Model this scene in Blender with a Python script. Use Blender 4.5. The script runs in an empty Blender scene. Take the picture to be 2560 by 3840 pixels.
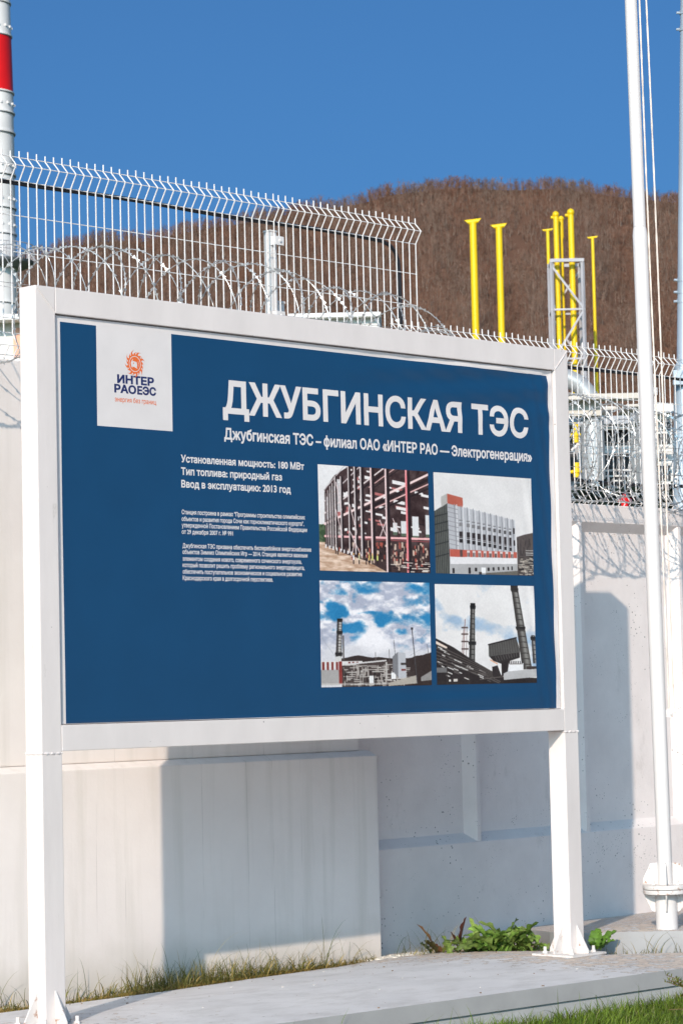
import bpy, bmesh, math, random
import numpy as np
from mathutils import Vector, Matrix
from mathutils.geometry import tessellate_polygon

random.seed(7)
RNG = np.random.default_rng(11)
S = bpy.context.scene
COL = S.collection

# ------------------------------------------------------------------ camera
CAM = Vector((-7.7859, -9.3795, 1.4801))
PITCH, ROLL, YAW, FPX = 0.067774, -0.0222966, 0.807440, 9877.91
_f = Vector((math.sin(YAW) * math.cos(PITCH), math.cos(YAW) * math.cos(PITCH), math.sin(PITCH)))
_r0 = Vector((math.cos(YAW), -math.sin(YAW), 0))
_u0 = _r0.cross(_f)
_r = math.cos(ROLL) * _r0 + math.sin(ROLL) * _u0
_u = -math.sin(ROLL) * _r0 + math.cos(ROLL) * _u0
cd = bpy.data.cameras.new('camera')
cam = bpy.data.objects.new('camera', cd)
COL.objects.link(cam)
cam.matrix_world = Matrix(((_r.x, _u.x, -_f.x, CAM.x), (_r.y, _u.y, -_f.y, CAM.y), (_r.z, _u.z, -_f.z, CAM.z), (0, 0, 0, 1)))
cd.sensor_fit = 'VERTICAL'
cd.sensor_height = 36.0
cd.sensor_width = 24.0
cd.lens = FPX / 3840 * 36
cd.clip_start = 0.5
cd.clip_end = 6000
cd.dof.use_dof = True
cd.dof.focus_distance = 13.6
cd.dof.aperture_fstop = 13
S.camera = cam

# ------------------------------------------------------------------ light
SUNV = Vector((-1.63, -1.0, 0.93)).normalized()            # towards the sun
SUN_EL = math.asin(SUNV.z)
W_ = bpy.data.worlds.new('World')
S.world = W_
W_.use_nodes = True
nt = W_.node_tree
bg = nt.nodes['Background']
sky = nt.nodes.new('ShaderNodeTexSky')
sky.sky_type = 'NISHITA'
sky.sun_disc = False
sky.sun_elevation = SUN_EL
sky.sun_rotation = math.atan2(SUNV.x, SUNV.y)
sky.altitude = 0
sky.air_density = 0.55
sky.dust_density = 4.6
sky.ozone_density = 10.0
tint = nt.nodes.new('ShaderNodeMix')
tint.data_type = 'RGBA'
tint.blend_type = 'MULTIPLY'
tint.inputs[0].default_value = 1.0
tint.inputs[7].default_value = (0.79, 1.055, 0.945, 1)
nt.links.new(sky.outputs[0], tint.inputs[6])
nt.links.new(tint.outputs[2], bg.inputs[0])
bg.inputs[1].default_value = 0.15
sl = bpy.data.lights.new('sun', 'SUN')
sl.energy = 3.95
sl.angle = math.radians(0.53)
sl.color = (1.0, 0.86, 0.725)
so = bpy.data.objects.new('sun', sl)
so.rotation_euler = SUNV.to_track_quat('Z', 'Y').to_euler()
so.location = (-30, -20, 30)
COL.objects.link(so)
S.view_settings.view_transform = 'Standard'
S.view_settings.look = 'None'
S.view_settings.exposure = 0.10
S.view_settings.gamma = 1.0
S.cycles.max_bounces = 6

# ------------------------------------------------------------------ materials
def srgb(r, g, b):
    def c(v):
        v /= 255.0
        return v / 12.92 if v <= 0.04045 else ((v + 0.055) / 1.055) ** 2.4
    return (c(r), c(g), c(b))

def newmat(name):
    m = bpy.data.materials.new(name)
    m.use_nodes = True
    return m, m.node_tree, m.node_tree.nodes['Principled BSDF']

def N(t, kind, **kw):
    n = t.nodes.new(kind)
    for k, v in kw.items():
        if k.startswith('i_'):
            n.inputs[k[2:].replace('_', ' ')].default_value = v
        elif k.startswith('n_'):
            n.inputs[int(k[2:])].default_value = v
        else:
            setattr(n, k, v)
    return n

def ramp(t, fac, stops):
    n = t.nodes.new('ShaderNodeValToRGB')
    e = n.color_ramp.elements
    while len(e) < len(stops):
        e.new(0.5)
    for i, (p, c) in enumerate(stops):
        e[i].position = p
        e[i].color = (*c, 1) if len(c) == 3 else c
    t.links.new(fac, n.inputs[0])
    return n.outputs[0]

def mix(t, fac, a, b, mode='MIX'):
    n = t.nodes.new('ShaderNodeMix')
    n.data_type = 'RGBA'
    n.blend_type = mode
    for inp, v in ((n.inputs[0], fac), (n.inputs[6], a), (n.inputs[7], b)):
        if hasattr(v, 'is_linked'):
            t.links.new(v, inp)
        elif isinstance(v, (int, float)):
            inp.default_value = v
        else:
            inp.default_value = (*v, 1)
    return n.outputs[2]

def mth(t, op, a, b=None, c=None):
    n = t.nodes.new('ShaderNodeMath')
    n.operation = op
    for i, v in enumerate((a, b, c)):
        if v is None:
            continue
        if hasattr(v, 'is_linked'):
            t.links.new(v, n.inputs[i])
        else:
            n.inputs[i].default_value = v
    return n.outputs[0]

def objpos(t, scale=(1, 1, 1)):
    tc = t.nodes.new('ShaderNodeTexCoord')
    mp = t.nodes.new('ShaderNodeMapping')
    mp.inputs['Scale'].default_value = scale
    t.links.new(tc.outputs['Object'], mp.inputs[0])
    return mp.outputs[0]

def noise(t, vec, scale, detail=4, rough=0.55):
    n = N(t, 'ShaderNodeTexNoise', i_Scale=scale, i_Detail=detail, i_Roughness=rough)
    t.links.new(vec, n.inputs['Vector'])
    return n.outputs[0]

def bump(t, b, height, strength, dist):
    n = t.nodes.new('ShaderNodeBump')
    n.inputs['Strength'].default_value = strength
    n.inputs['Distance'].default_value = dist
    t.links.new(height, n.inputs['Height'])
    t.links.new(n.outputs[0], b.inputs['Normal'])

def paint(name, c, var=0.08, scale=6, rough=0.45, bmp=0.15, bscale=40, dirt=None, dirt_amt=0.0, metal=0.0, stretch=(1, 1, 1), spec=0.4):
    m, t, b = newmat(name)
    v = objpos(t, stretch)
    n1 = noise(t, v, scale, 6)
    lo = tuple(x * (1 - var) for x in c)
    hi = tuple(min(1, x * (1 + var)) for x in c)
    col = ramp(t, n1, [(0.3, lo), (0.7, hi)])
    if dirt:
        n2 = noise(t, v, scale * 3.1, 8, 0.7)
        col = mix(t, ramp(t, n2, [(0.62 - dirt_amt, (0, 0, 0)), (0.72 - dirt_amt * 0.6, (1, 1, 1))]), col, dirt)
    t.links.new(col, b.inputs['Base Color'])
    b.inputs['Roughness'].default_value = rough
    b.inputs['Metallic'].default_value = metal
    b.inputs['Specular IOR Level'].default_value = spec
    if bmp:
        bump(t, b, noise(t, v, bscale, 5), bmp, 0.004)
    return m

def specks(m, scale, size, col, seed=0.0):
    """sparse small chips in a paint"""
    t = m.node_tree
    b = t.nodes['Principled BSDF']
    v = objpos(t)
    vo = N(t, 'ShaderNodeTexVoronoi', i_Scale=scale)
    t.links.new(v, vo.inputs['Vector'])
    patch = ramp(t, noise(t, v, 1.9, 4), [(0.50, (0, 0, 0)), (0.66, (1, 1, 1))])
    k = mth(t, 'LESS_THAN', vo.outputs['Distance'], mth(t, 'MULTIPLY', mth(t, 'MULTIPLY', noise(t, v, 9, 2), size), patch))
    old = b.inputs['Base Color'].links[0].from_socket
    t.links.new(mix(t, mth(t, 'MULTIPLY', k, 0.75), old, col), b.inputs['Base Color'])

def attr_mat(name, rough=0.6, spec=0.3, trans=None):
    m, t, b = newmat(name)
    a = N(t, 'ShaderNodeAttribute', attribute_name='col')
    t.links.new(a.outputs[0], b.inputs['Base Color'])
    b.inputs['Roughness'].default_value = rough
    b.inputs['Specular IOR Level'].default_value = spec
    if trans:
        out = t.nodes['Material Output']
        tr = t.nodes.new('ShaderNodeBsdfTranslucent')
        t.links.new(a.outputs[0], tr.inputs[0])
        mx = t.nodes.new('ShaderNodeMixShader')
        mx.inputs[0].default_value = trans
        t.links.new(b.outputs[0], mx.inputs[1])
        t.links.new(tr.outputs[0], mx.inputs[2])
        t.links.new(mx.outputs[0], out.inputs[0])
    return m

WHITE = (0.675, 0.608, 0.575)
M_FRAME = paint('white_gloss_paint', WHITE, 0.05, 5, 0.38, 0.35, 16, dirt=(0.47, 0.42, 0.38), dirt_amt=-0.015, stretch=(1, 1, 0.35), spec=0.28)
specks(M_FRAME, 16.0, 0.26, (0.12, 0.09, 0.08))
M_RUSTY = paint('chipped_white_paint', (0.63, 0.585, 0.555), 0.08, 9, 0.5, 0.4, 60, dirt=(0.30, 0.12, 0.05), dirt_amt=0.055, spec=0.2)
M_POLE = paint('flagpole_white', (0.64, 0.60, 0.578), 0.04, 4, 0.36, 0.1, 30, dirt=(0.5, 0.36, 0.24), dirt_amt=-0.035, stretch=(1, 1, 0.3))
M_BORDER = paint('banner_white', (0.67, 0.615, 0.59), 0.03, 8, 0.4, 0.1, 30)
M_BLUE = paint('banner_blue', (0.0070, 0.0530, 0.128), 0.05, 3, 0.42, 0.06, 300, spec=0.25)
M_NAVY = paint('navy_ink', (0.012, 0.022, 0.10), 0.02, 5, 0.4, 0)
M_ORANGE = paint('orange_ink', (0.72, 0.14, 0.03), 0.02, 5, 0.4, 0)
M_LETTER = paint('white_ink', (0.68, 0.625, 0.60), 0.02, 5, 0.4, 0)
M_PRINT = attr_mat('printed_picture', 0.42, 0.3)
M_DARK = paint('black_rubber', (0.012, 0.012, 0.016), 0.2, 10, 0.5, 0.1, 40)
M_FENCE = paint('white_powder_coat', (0.72, 0.685, 0.66), 0.05, 8, 0.4, 0.05, 60)
M_RAZOR = paint('galvanised_wire', (0.46, 0.45, 0.44), 0.35, 30, 0.38, 0.1, 80, metal=0.55)
M_YELLOW = paint('yellow_paint', (0.80, 0.52, 0.004), 0.06, 0.8, 0.4, 0.1, 5)
M_LATT = paint('grey_steel', (0.42, 0.40, 0.42), 0.1, 1.5, 0.5, 0.1, 9)
M_RED = paint('chimney_red', (0.70, 0.008, 0.010), 0.15, 0.5, 0.5, 0.1, 4)
M_CHIM = paint('chimney_white', (0.84, 0.80, 0.78), 0.1, 0.6, 0.5, 0.15, 3, dirt=(0.35, 0.33, 0.33), dirt_amt=-0.05)
M_CHIMD = paint('chimney_joint', (0.16, 0.17, 0.19), 0.2, 1, 0.6, 0.1, 4)
M_PLASTER_BG = paint('pale_plaster', (0.72, 0.69, 0.66), 0.05, 0.6, 0.7, 0.1, 4)
M_PINK = paint('pink_panel', (0.80, 0.40, 0.27), 0.05, 0.8, 0.6, 0.1, 4)
M_SILVER = paint('insulated_duct_steel', (0.46, 0.46, 0.46), 0.12, 2.2, 0.38, 0.15, 6, metal=0.35)
M_BEIGE = paint('beige_cladding', (0.56, 0.50, 0.44), 0.06, 1, 0.6, 0.1, 6)
M_GREY = paint('grey_cladding', (0.36, 0.37, 0.40), 0.08, 1, 0.5, 0.1, 6)
M_LAMP = paint('galvanised_post', (0.40, 0.45, 0.50), 0.08, 2, 0.4, 0.1, 20, metal=0.3)
M_VOID = paint('dark_opening', (0.018, 0.020, 0.024), 0.2, 2, 0.5, 0)
M_ROPE = paint('flag_rope', (0.70, 0.60, 0.52), 0.25, 40, 0.8, 0.4, 200, dirt=(0.34, 0.18, 0.10), dirt_amt=0.02, stretch=(1, 1, 0.15))
M_LEAF = attr_mat('leaf', 0.5, 0.35, 0.22)
M_GRASS = attr_mat('grass_blade', 0.55, 0.3, 0.3)
M_TREES = attr_mat('bare_wood', 0.9, 0.1)

def wall_plaster():
    m, t, b = newmat('painted_plaster')
    v = objpos(t)
    vs = objpos(t, (1, 1, 0.06))
    col = ramp(t, noise(t, v, 2.2, 8, 0.6), [(0.3, (0.745, 0.67, 0.625)), (0.7, (0.81, 0.735, 0.685))])
    streak = noise(t, vs, 13, 3, 0.5)
    col = mix(t, ramp(t, streak, [(0.50, (0, 0, 0)), (0.78, (0.5, 0.5, 0.5))]), col, (0.60, 0.545, 0.485))
    # hairline vertical runs
    tc = t.nodes.new('ShaderNodeTexCoord')
    sp = t.nodes.new('ShaderNodeSeparateXYZ')
    t.links.new(tc.outputs['Object'], sp.inputs[0])
    wob = mth(t, 'MULTIPLY_ADD', noise(t, vs, 5, 2), 0.05, sp.outputs[0])
    line = None
    for x0 in (1.42, 1.61, 2.18, 2.53, 2.73, 2.95):
        d = mth(t, 'ABSOLUTE', mth(t, 'SUBTRACT', wob, x0 + 0.025))
        l = mth(t, 'LESS_THAN', d, 0.0022)
        line = l if line is None else mth(t, 'MAXIMUM', line, l)
    brk = ramp(t, noise(t, v, 3, 2), [(0.45, (0, 0, 0)), (0.6, (0.30, 0.30, 0.30))])
    col = mix(t, mth(t, 'MULTIPLY', line, brk), col, (0.30, 0.26, 0.22))
    scuff = ramp(t, noise(t, objpos(t, (1, 1, 2.2)), 7, 9, 0.75), [(0.71, (0, 0, 0)), (0.76, (0.55, 0.55, 0.55))])
    col = mix(t, scuff, col, (0.50, 0.45, 0.38))
    # damp grime just above the ground and under the ledge
    low = ramp(t, mth(t, 'ADD', sp.outputs[2], mth(t, 'MULTIPLY', noise(t, v, 6, 5), 0.25)), [(0.05, (0.55, 0.55, 0.55)), (0.30, (0, 0, 0))])
    col = mix(t, low, col, (0.50, 0.45, 0.38))
    t.links.new(col, b.inputs['Base Color'])
    b.inputs['Roughness'].default_value = 0.75
    b.inputs['Specular IOR Level'].default_value = 0.25
    bump(t, b, mth(t, 'ADD', noise(t, v, 30, 6), mth(t, 'MULTIPLY', noise(t, v, 3, 3), 2.0)), 0.25, 0.004)
    return m
M_WALL = wall_plaster()

def wall_concrete():
    m, t, b = newmat('painted_precast_concrete')
    v = objpos(t)
    col = ramp(t, noise(t, v, 3, 8, 0.65), [(0.3, (0.70, 0.635, 0.605)), (0.7, (0.795, 0.725, 0.69))])
    vo = N(t, 'ShaderNodeTexVoronoi', i_Scale=30.0)
    vo.inputs['Randomness'].default_value = 1.0
    t.links.new(v, vo.inputs['Vector'])
    vo2 = N(t, 'ShaderNodeTexVoronoi', i_Scale=62.0)
    t.links.new(v, vo2.inputs['Vector'])
    patch = ramp(t, noise(t, v, 2.3, 3), [(0.46, (0, 0, 0)), (0.62, (1, 1, 1))])
    size = mth(t, 'MULTIPLY', noise(t, v, 11, 2), 0.30)
    p1 = mth(t, 'LESS_THAN', vo.outputs['Distance'], mth(t, 'MULTIPLY', size, patch))
    patch2 = ramp(t, noise(t, v, 3.9, 2), [(0.50, (0, 0, 0)), (0.64, (1, 1, 1))])
    p2 = mth(t, 'LESS_THAN', vo2.outputs['Distance'], mth(t, 'MULTIPLY', size, patch2))
    pit = mth(t, 'MAXIMUM', p1, p2)
    col = mix(t, mth(t, 'MULTIPLY', pit, 0.8), col, (0.16, 0.145, 0.13))
    stain = ramp(t, noise(t, objpos(t, (1, 1, 0.5)), 5, 9, 0.75), [(0.60, (0, 0, 0)), (0.74, (0.5, 0.5, 0.5))])
    col = mix(t, stain, col, (0.50, 0.45, 0.41))
    t.links.new(col, b.inputs['Base Color'])
    b.inputs['Roughness'].default_value = 0.8
    b.inputs['Specular IOR Level'].default_value = 0.2
    h = mth(t, 'SUBTRACT', noise(t, v, 55, 6), mth(t, 'MULTIPLY', pit, 3.0))
    bump(t, b, h, 0.35, 0.004)
    return m
M_CONC = wall_concrete()

def slab_paint():
    m, t, b = newmat('flaking_grey_paint_on_concrete')
    v = objpos(t)
    grey = ramp(t, noise(t, v, 2.0, 7, 0.6), [(0.3, (0.55, 0.53, 0.53)), (0.7, (0.645, 0.62, 0.615))])
    fine = noise(t, v, 60, 5, 0.7)
    grey = mix(t, ramp(t, fine, [(0.5, (0, 0, 0)), (0.9, (0.35, 0.35, 0.35))]), grey, (0.62, 0.60, 0.58))
    stain = ramp(t, noise(t, objpos(t, (1, 1.6, 1)), 3.4, 9, 0.72), [(0.47, (0, 0, 0)), (0.68, (0.55, 0.55, 0.55))])
    grey = mix(t, stain, grey, (0.40, 0.375, 0.36))
    scr = ramp(t, noise(t, objpos(t, (2.5, 9, 1)), 4.5, 6, 0.6), [(0.62, (0, 0, 0)), (0.70, (0.5, 0.5, 0.5))])
    grey = mix(t, scr, grey, (0.66, 0.64, 0.62))
    tc = t.nodes.new('ShaderNodeTexCoord')
    sp = t.nodes.new('ShaderNodeSeparateXYZ')
    t.links.new(tc.outputs['Object'], sp.inputs[0])
    # wear is heaviest at the right-hand end (large X) and near the sign's left foot
    right = mth(t, 'SMOOTH_MIN', mth(t, 'MULTIPLY', mth(t, 'SUBTRACT', sp.outputs[0], 3.0), 0.28), 0.19, 0.03)
    foot = mth(t, 'MULTIPLY', mth(t, 'SUBTRACT', 0.9, sp.outputs[0]), 0.08)
    rear = mth(t, 'SMOOTH_MIN', mth(t, 'MULTIPLY', mth(t, 'SUBTRACT', mth(t, 'MULTIPLY_ADD', sp.outputs[0], 0.25, sp.outputs[1]), 1.55), 0.55), 0.16, 0.03)
    wear = mth(t, 'MAXIMUM', mth(t, 'MAXIMUM', mth(t, 'MAXIMUM', right, foot), rear), -0.25)
    n = noise(t, objpos(t, (1.0, 1.2, 1)), 12.0, 9, 0.72)
    k = mth(t, 'ADD', n, wear)
    mask = ramp(t, k, [(0.65, (0, 0, 0)), (0.662, (1, 1, 1))])
    edge = ramp(t, k, [(0.628, (0, 0, 0)), (0.65, (1, 1, 1)), (0.675, (0, 0, 0))])
    sand = ramp(t, noise(t, v, 25, 6), [(0.3, (0.46, 0.365, 0.30)), (0.7, (0.66, 0.555, 0.47))])
    col = mix(t, mask, grey, sand)
    dn = ramp(t, noise(t, v, 30, 4), [(0.40, (0, 0, 0)), (0.52, (1, 1, 1))])
    col = mix(t, mth(t, 'MULTIPLY', edge, dn), col, (0.10, 0.075, 0.065))
    t.links.new(col, b.inputs['Base Color'])
    b.inputs['Roughness'].default_value = 0.65
    b.inputs['Specular IOR Level'].default_value = 0.3
    bump(t, b, mth(t, 'SUBTRACT', noise(t, v, 40, 6), mth(t, 'MULTIPLY', mask, 1.2)), 0.3, 0.004)
    return m
M_SLAB = slab_paint()
M_CURB = paint('grey_painted_edge', (0.36, 0.345, 0.34), 0.08, 5, 0.6, 0.2, 40)
M_PLINTH = paint('kerb_concrete', (0.42, 0.41, 0.405), 0.10, 4, 0.8, 0.25, 40, dirt=(0.3, 0.27, 0.22), dirt_amt=-0.02)
M_SOIL = paint('dry_soil', (0.30, 0.22, 0.14), 0.35, 12, 0.95, 0.8, 40, dirt=(0.5, 0.46, 0.38), dirt_amt=0.02)
M_TURF = paint('turf_ground', (0.09, 0.12, 0.03), 0.35, 8, 0.95, 0.8, 40)

def hill_mat():
    m, t, b = newmat('leaf_litter_hillside')
    v = objpos(t)
    col = ramp(t, noise(t, v, 0.012, 8, 0.7), [(0.25, (0.10, 0.056, 0.040)), (0.5, (0.145, 0.080, 0.055)), (0.75, (0.19, 0.11, 0.073))])
    t.links.new(col, b.inputs['Base Color'])
    b.inputs['Roughness'].default_value = 1.0
    b.inputs['Specular IOR Level'].default_value = 0.0
    return m
M_HILL = hill_mat()

# ------------------------------------------------------------------ building helpers
def V(*a):
    return Vector(a)

class MB:
    def __init__(self):
        self.v, self.f, self.mi = [], [], []
    def face(self, pts, mi=0):
        n = len(self.v)
        self.v += [tuple(p) for p in pts]
        self.f.append(tuple(range(n, n + len(pts))))
        self.mi.append(mi)
    def box(self, x0, y0, z0, x1, y1, z1, mi=0):
        self.obox(V((x0 + x1) / 2, (y0 + y1) / 2, (z0 + z1) / 2), V(abs(x1 - x0) / 2, 0, 0), V(0, abs(y1 - y0) / 2, 0), V(0, 0, abs(z1 - z0) / 2), mi)
    def obox(self, c, a, b, d, mi=0):
        n = len(self.v)
        for s in ((-1, -1, -1), (1, -1, -1), (1, 1, -1), (-1, 1, -1), (-1, -1, 1), (1, -1, 1), (1, 1, 1), (-1, 1, 1)):
            self.v.append(tuple(c + a * s[0] + b * s[1] + d * s[2]))
        for q in ((0, 3, 2, 1), (4, 5, 6, 7), (0, 1, 5, 4), (1, 2, 6, 5), (2, 3, 7, 6), (3, 0, 4, 7)):
            self.f.append(tuple(n + i for i in q))
            self.mi.append(mi)
    def bar(self, p, q, w, h=None, mi=0):
        p, q = V(*p), V(*q)
        d = (q - p) / 2
        k = d.normalized()
        up = V(0, 0, 1) if abs(k.z) < 0.9 else V(0, 1, 0)
        a = k.cross(up).normalized() * w / 2
        b = a.cross(k).normalized() * (h or w) / 2
        self.obox((p + q) / 2, d, a, b, mi)
    def tube(self, pts, r, seg=8, mi=0, cap=True):
        pts = [V(*p) for p in pts]
        rr = r if isinstance(r, (list, tuple)) else [r] * len(pts)
        n0 = len(self.v)
        ref = None
        for i, p in enumerate(pts):
            if i == 0:
                k = (pts[1] - p)
            elif i == len(pts) - 1:
                k = p - pts[i - 1]
            else:
                k = (pts[i + 1] - p).normalized() + (p - pts[i - 1]).normalized()
            k.normalize()
            if ref is None:
                ref = k.cross(V(0, 0, 1) if abs(k.z) < 0.9 else V(1, 0, 0)).normalized()
            a = (ref - k * ref.dot(k)).normalized()
            ref = a
            b = k.cross(a)
            for s in range(seg):
                t = 2 * math.pi * s / seg
                self.v.append(tuple(p + (a * math.cos(t) + b * math.sin(t)) * rr[i]))
        for i in range(len(pts) - 1):
            for s in range(seg):
                s2 = (s + 1) % seg
                self.f.append((n0 + i * seg + s, n0 + i * seg + s2, n0 + (i + 1) * seg + s2, n0 + (i + 1) * seg + s))
                self.mi.append(mi)
        if cap:
            self.f.append(tuple(n0 + s for s in range(seg))[::-1])
            self.f.append(tuple(n0 + (len(pts) - 1) * seg + s for s in range(seg)))
            self.mi += [mi, mi]
    def prism(self, poly, off, mi=0):
        """poly: list of 3-D points (planar), off: extrusion vector"""
        off = V(*off)
        a = [V(*p) for p in poly]
        n = len(self.v)
        self.v += [tuple(p) for p in a] + [tuple(p + off) for p in a]
        k = len(a)
        self.f.append(tuple(range(n, n + k))[::-1])
        self.f.append(tuple(range(n + k, n + 2 * k)))
        self.mi += [mi, mi]
        for i in range(k):
            j = (i + 1) % k
            self.f.append((n + i, n + j, n + k + j, n + k + i))
            self.mi.append(mi)
    def mesh(self, name, mats, smooth=False, bevel=0.0, fix=True):
        me = bpy.data.meshes.new(name)
        me.from_pydata(self.v, [], self.f)
        for m in (mats if isinstance(mats, (list, tuple)) else [mats]):
            me.materials.append(m)
        me.polygons.foreach_set('material_index', self.mi)
        if fix or bevel:
            bm = bmesh.new()
            bm.from_mesh(me)
            if bevel:
                es = [e for e in bm.edges if len(e.link_faces) == 2 and e.calc_face_angle(0) > 0.6]
                bmesh.ops.bevel(bm, geom=es, offset=bevel, segments=2, profile=0.6, affect='EDGES', clamp_overlap=True)
            bmesh.ops.recalc_face_normals(bm, faces=bm.faces)
            bm.to_mesh(me)
            bm.free()
        if smooth:
            me.polygons.foreach_set('use_smooth', [True] * len(me.polygons))
            me.set_sharp_from_angle(angle=math.radians(38))
        return me

def tag(o, label=None, cat=None, group=None, kind=None):
    if label: o['label'] = label
    if cat: o['category'] = cat
    if group: o['group'] = group
    if kind: o['kind'] = kind
    return o

def thing(name, label, cat, loc, group=None):
    o = bpy.data.objects.new(name, None)
    o.empty_display_size = 0.1
    o.location = loc
    COL.objects.link(o)
    return tag(o, label, cat, group)

def anchor(o):
    """world location of an object made of pure translations"""
    return o.get('_a', None)

def link(name, me, parent=None, label=None):
    o = bpy.data.objects.new(name, me)
    COL.objects.link(o)
    if parent is not None:
        o.parent = parent
        root = parent
        while root.parent: root = root.parent
        if parent.parent is None:
            o.matrix_parent_inverse = Matrix.Translation(-Vector(parent.location))
    if label: o['label'] = label
    return o

def part(name, mb, mats, parent, smooth=False, bevel=0.0, label=None):
    return link(name, mb.mesh(name, mats, smooth, bevel), parent, label)

def structure(name, me, kind='structure'):
    o = link(name, me)
    o['kind'] = kind
    return o

def fast_mesh(name, verts, faces, mats, colors=None, smooth=False):
    """verts (n,3); faces (m,k) same k; colors per face (m,3)"""
    me = bpy.data.meshes.new(name)
    nv, (nf, k) = len(verts), faces.shape
    me.vertices.add(nv)
    me.vertices.foreach_set('co', np.asarray(verts, np.float32).ravel())
    me.loops.add(nf * k)
    me.loops.foreach_set('vertex_index', faces.astype(np.int32).ravel())
    me.polygons.add(nf)
    me.polygons.foreach_set('loop_start', np.arange(0, nf * k, k, dtype=np.int32))
    me.update(calc_edges=True)
    for m in (mats if isinstance(mats, (list, tuple)) else [mats]):
        me.materials.append(m)
    if colors is not None:
        a = me.attributes.new('col', 'FLOAT_COLOR', 'FACE')
        c = np.ones((nf, 4), np.float32)
        c[:, :3] = colors
        a.data.foreach_set('color', c.ravel())
    if smooth:
        me.polygons.foreach_set('use_smooth', np.ones(nf, bool))
    me.validate()
    return me

def ray_point(px, py, dist):
    """a point seen at a photo pixel, at a distance ahead of the camera (used to place far buildings)"""
    d = _r * ((px - 1280) / FPX) - _u * ((py - 1920) / FPX) + _f
    return CAM + d * (dist / (d.x * math.sin(YAW) + d.y * math.cos(YAW)))

VIEW = V(math.sin(YAW), math.cos(YAW), 0)      # horizontal viewing direction
SIDE = V(math.cos(YAW), -math.sin(YAW), 0)     # to the right of it
UP = V(0, 0, 1)

# ------------------------------------------------------------------ ground, slabs
def gz(y):
    """the paving falls gently towards the wall"""
    return -0.027 - 0.0619 * max(0.0, y - 0.3)

g = MB()
Rg = 5000
g.face([(-Rg, -Rg, -0.30), (Rg, -Rg, -0.30), (Rg, Rg, -0.30), (-Rg, Rg, -0.30)])
structure('ground', g.mesh('ground', M_TURF, fix=False))

def sheet(name, poly, zf, mat, thick, step=0.12, edge=None):
    """polygon slab with a top that follows zf(y); skirt down by thick"""
    bm = bmesh.new()
    vs = [bm.verts.new((x, y, 0)) for x, y in poly]
    f = bm.faces.new(vs)
    if f.normal.z < 0: f.normal_flip()
    f.normal_update()
    ys = [p[1] for p in poly]
    y = math.floor(min(ys)) + step
    for cut in (0.3,) + tuple(np.arange(0.45, max(ys), 0.25)):
        bmesh.ops.bisect_plane(bm, geom=bm.faces[:] + bm.edges[:] + bm.verts[:], plane_co=(0, cut, 0), plane_no=(0, 1, 0))
    top = bm.faces[:]
    ret = bmesh.ops.extrude_face_region(bm, geom=top)
    for v in [e for e in ret['geom'] if isinstance(e, bmesh.types.BMVert)]:
        v.co.z = zf(v.co.x, v.co.y)
    newf = set(e for e in ret['geom'] if isinstance(e, bmesh.types.BMFace))
    for v in bm.verts:
        if not any(fc in newf for fc in v.link_faces):
            v.co.z = zf(v.co.x, v.co.y) - thick
    bm.normal_update()
    if sum(fc.normal.z * fc.calc_area() for fc in newf) < 0:
        bmesh.ops.reverse_faces(bm, faces=bm.faces[:])
    bm.normal_update()
    me = bpy.data.meshes.new(name)
    me.materials.append(mat)
    me.materials.append(edge or mat)
    for fc in bm.faces:
        fc.material_index = 1 if abs(fc.normal.z) < 0.6 else 0
    bmesh.ops.triangulate(bm, faces=bm.faces[:], ngon_method='EAR_CLIP')
    bm.to_mesh(me)
    bm.free()
    return me

FRONT = lambda x: -0.70 - 0.055 * x
slab_poly = [(-5, FRONT(-5)), (4.86, FRONT(4.86)), (3.955, -0.11), (3.96, 0.35), (3.99, 1.16), (3.60, 1.22), (3.05, 1.06), (2.3, 1.02), (1.6, 0.953), (-5, 0.953)]
structure('pavement', sheet('pavement', slab_poly, lambda x, y: gz(y), M_SLAB, 0.085, edge=M_CURB))
# kerb wall that carries the slab, set back under its lip
kp = MB()
a, b_ = V(-5, FRONT(-5) + 0.014, 0), V(5.3, FRONT(5.3) + 0.014, 0)
kp.prism([(a.x, a.y, -0.114), (b_.x, b_.y, -0.114), (b_.x, b_.y + 0.15, -0.114), (a.x, a.y + 0.15, -0.114)], (0, 0, -0.26))
structure('kerb', kp.mesh('kerb', M_PLINTH))
back_poly = [(4.13, 0.26), (5.14, -0.84), (6.2, -0.95), (12, -0.95), (12, 1.439), (4.72, 1.439), (4.78, 1.12), (4.36, 0.62)]
structure('flagpole_pavement', sheet('flagpole_pavement', back_poly, lambda x, y: 0.062 - 0.0897 * max(0.0, y - 0.3), M_SLAB, 0.36, edge=M_CURB))
# strip of bare soil between slab and wall
so_ = MB()
nx, ny = 130, 14
hs = lambda x, y: gz(y) - 0.022 + 0.012 * math.sin(x * 7.3 + y * 5) * math.sin(x * 3.1 - y * 11) + 0.006 * math.sin(x * 23) * math.sin(y * 31)
sv, sf = [], []
for i in range(nx + 1):
    for j in range(ny + 1):
        x = -5 + 10.6 * i / nx
        y = 0.10 + 1.36 * j / ny
        sv.append((x, y, hs(x, y) - (0.03 if y < 0.7 else 0)))
for i in range(nx):
    for j in range(ny):
        k = i * (ny + 1) + j
        sf.append((k, k + ny + 1, k + ny + 2, k + 1))
structure('soil_strip', fast_mesh('soil_strip', np.array(sv), np.array(sf), M_SOIL, smooth=True))
# lawn surface in front of the kerb
lw = MB()
lw.face([(-40, -60, -0.208), (60, -60, -0.208), (60, FRONT(60) + 0.03, -0.208), (-40, FRONT(-40) + 0.03, -0.208)])
structure('lawn_ground', lw.mesh('lawn_ground', M_TURF, fix=False))

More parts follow.
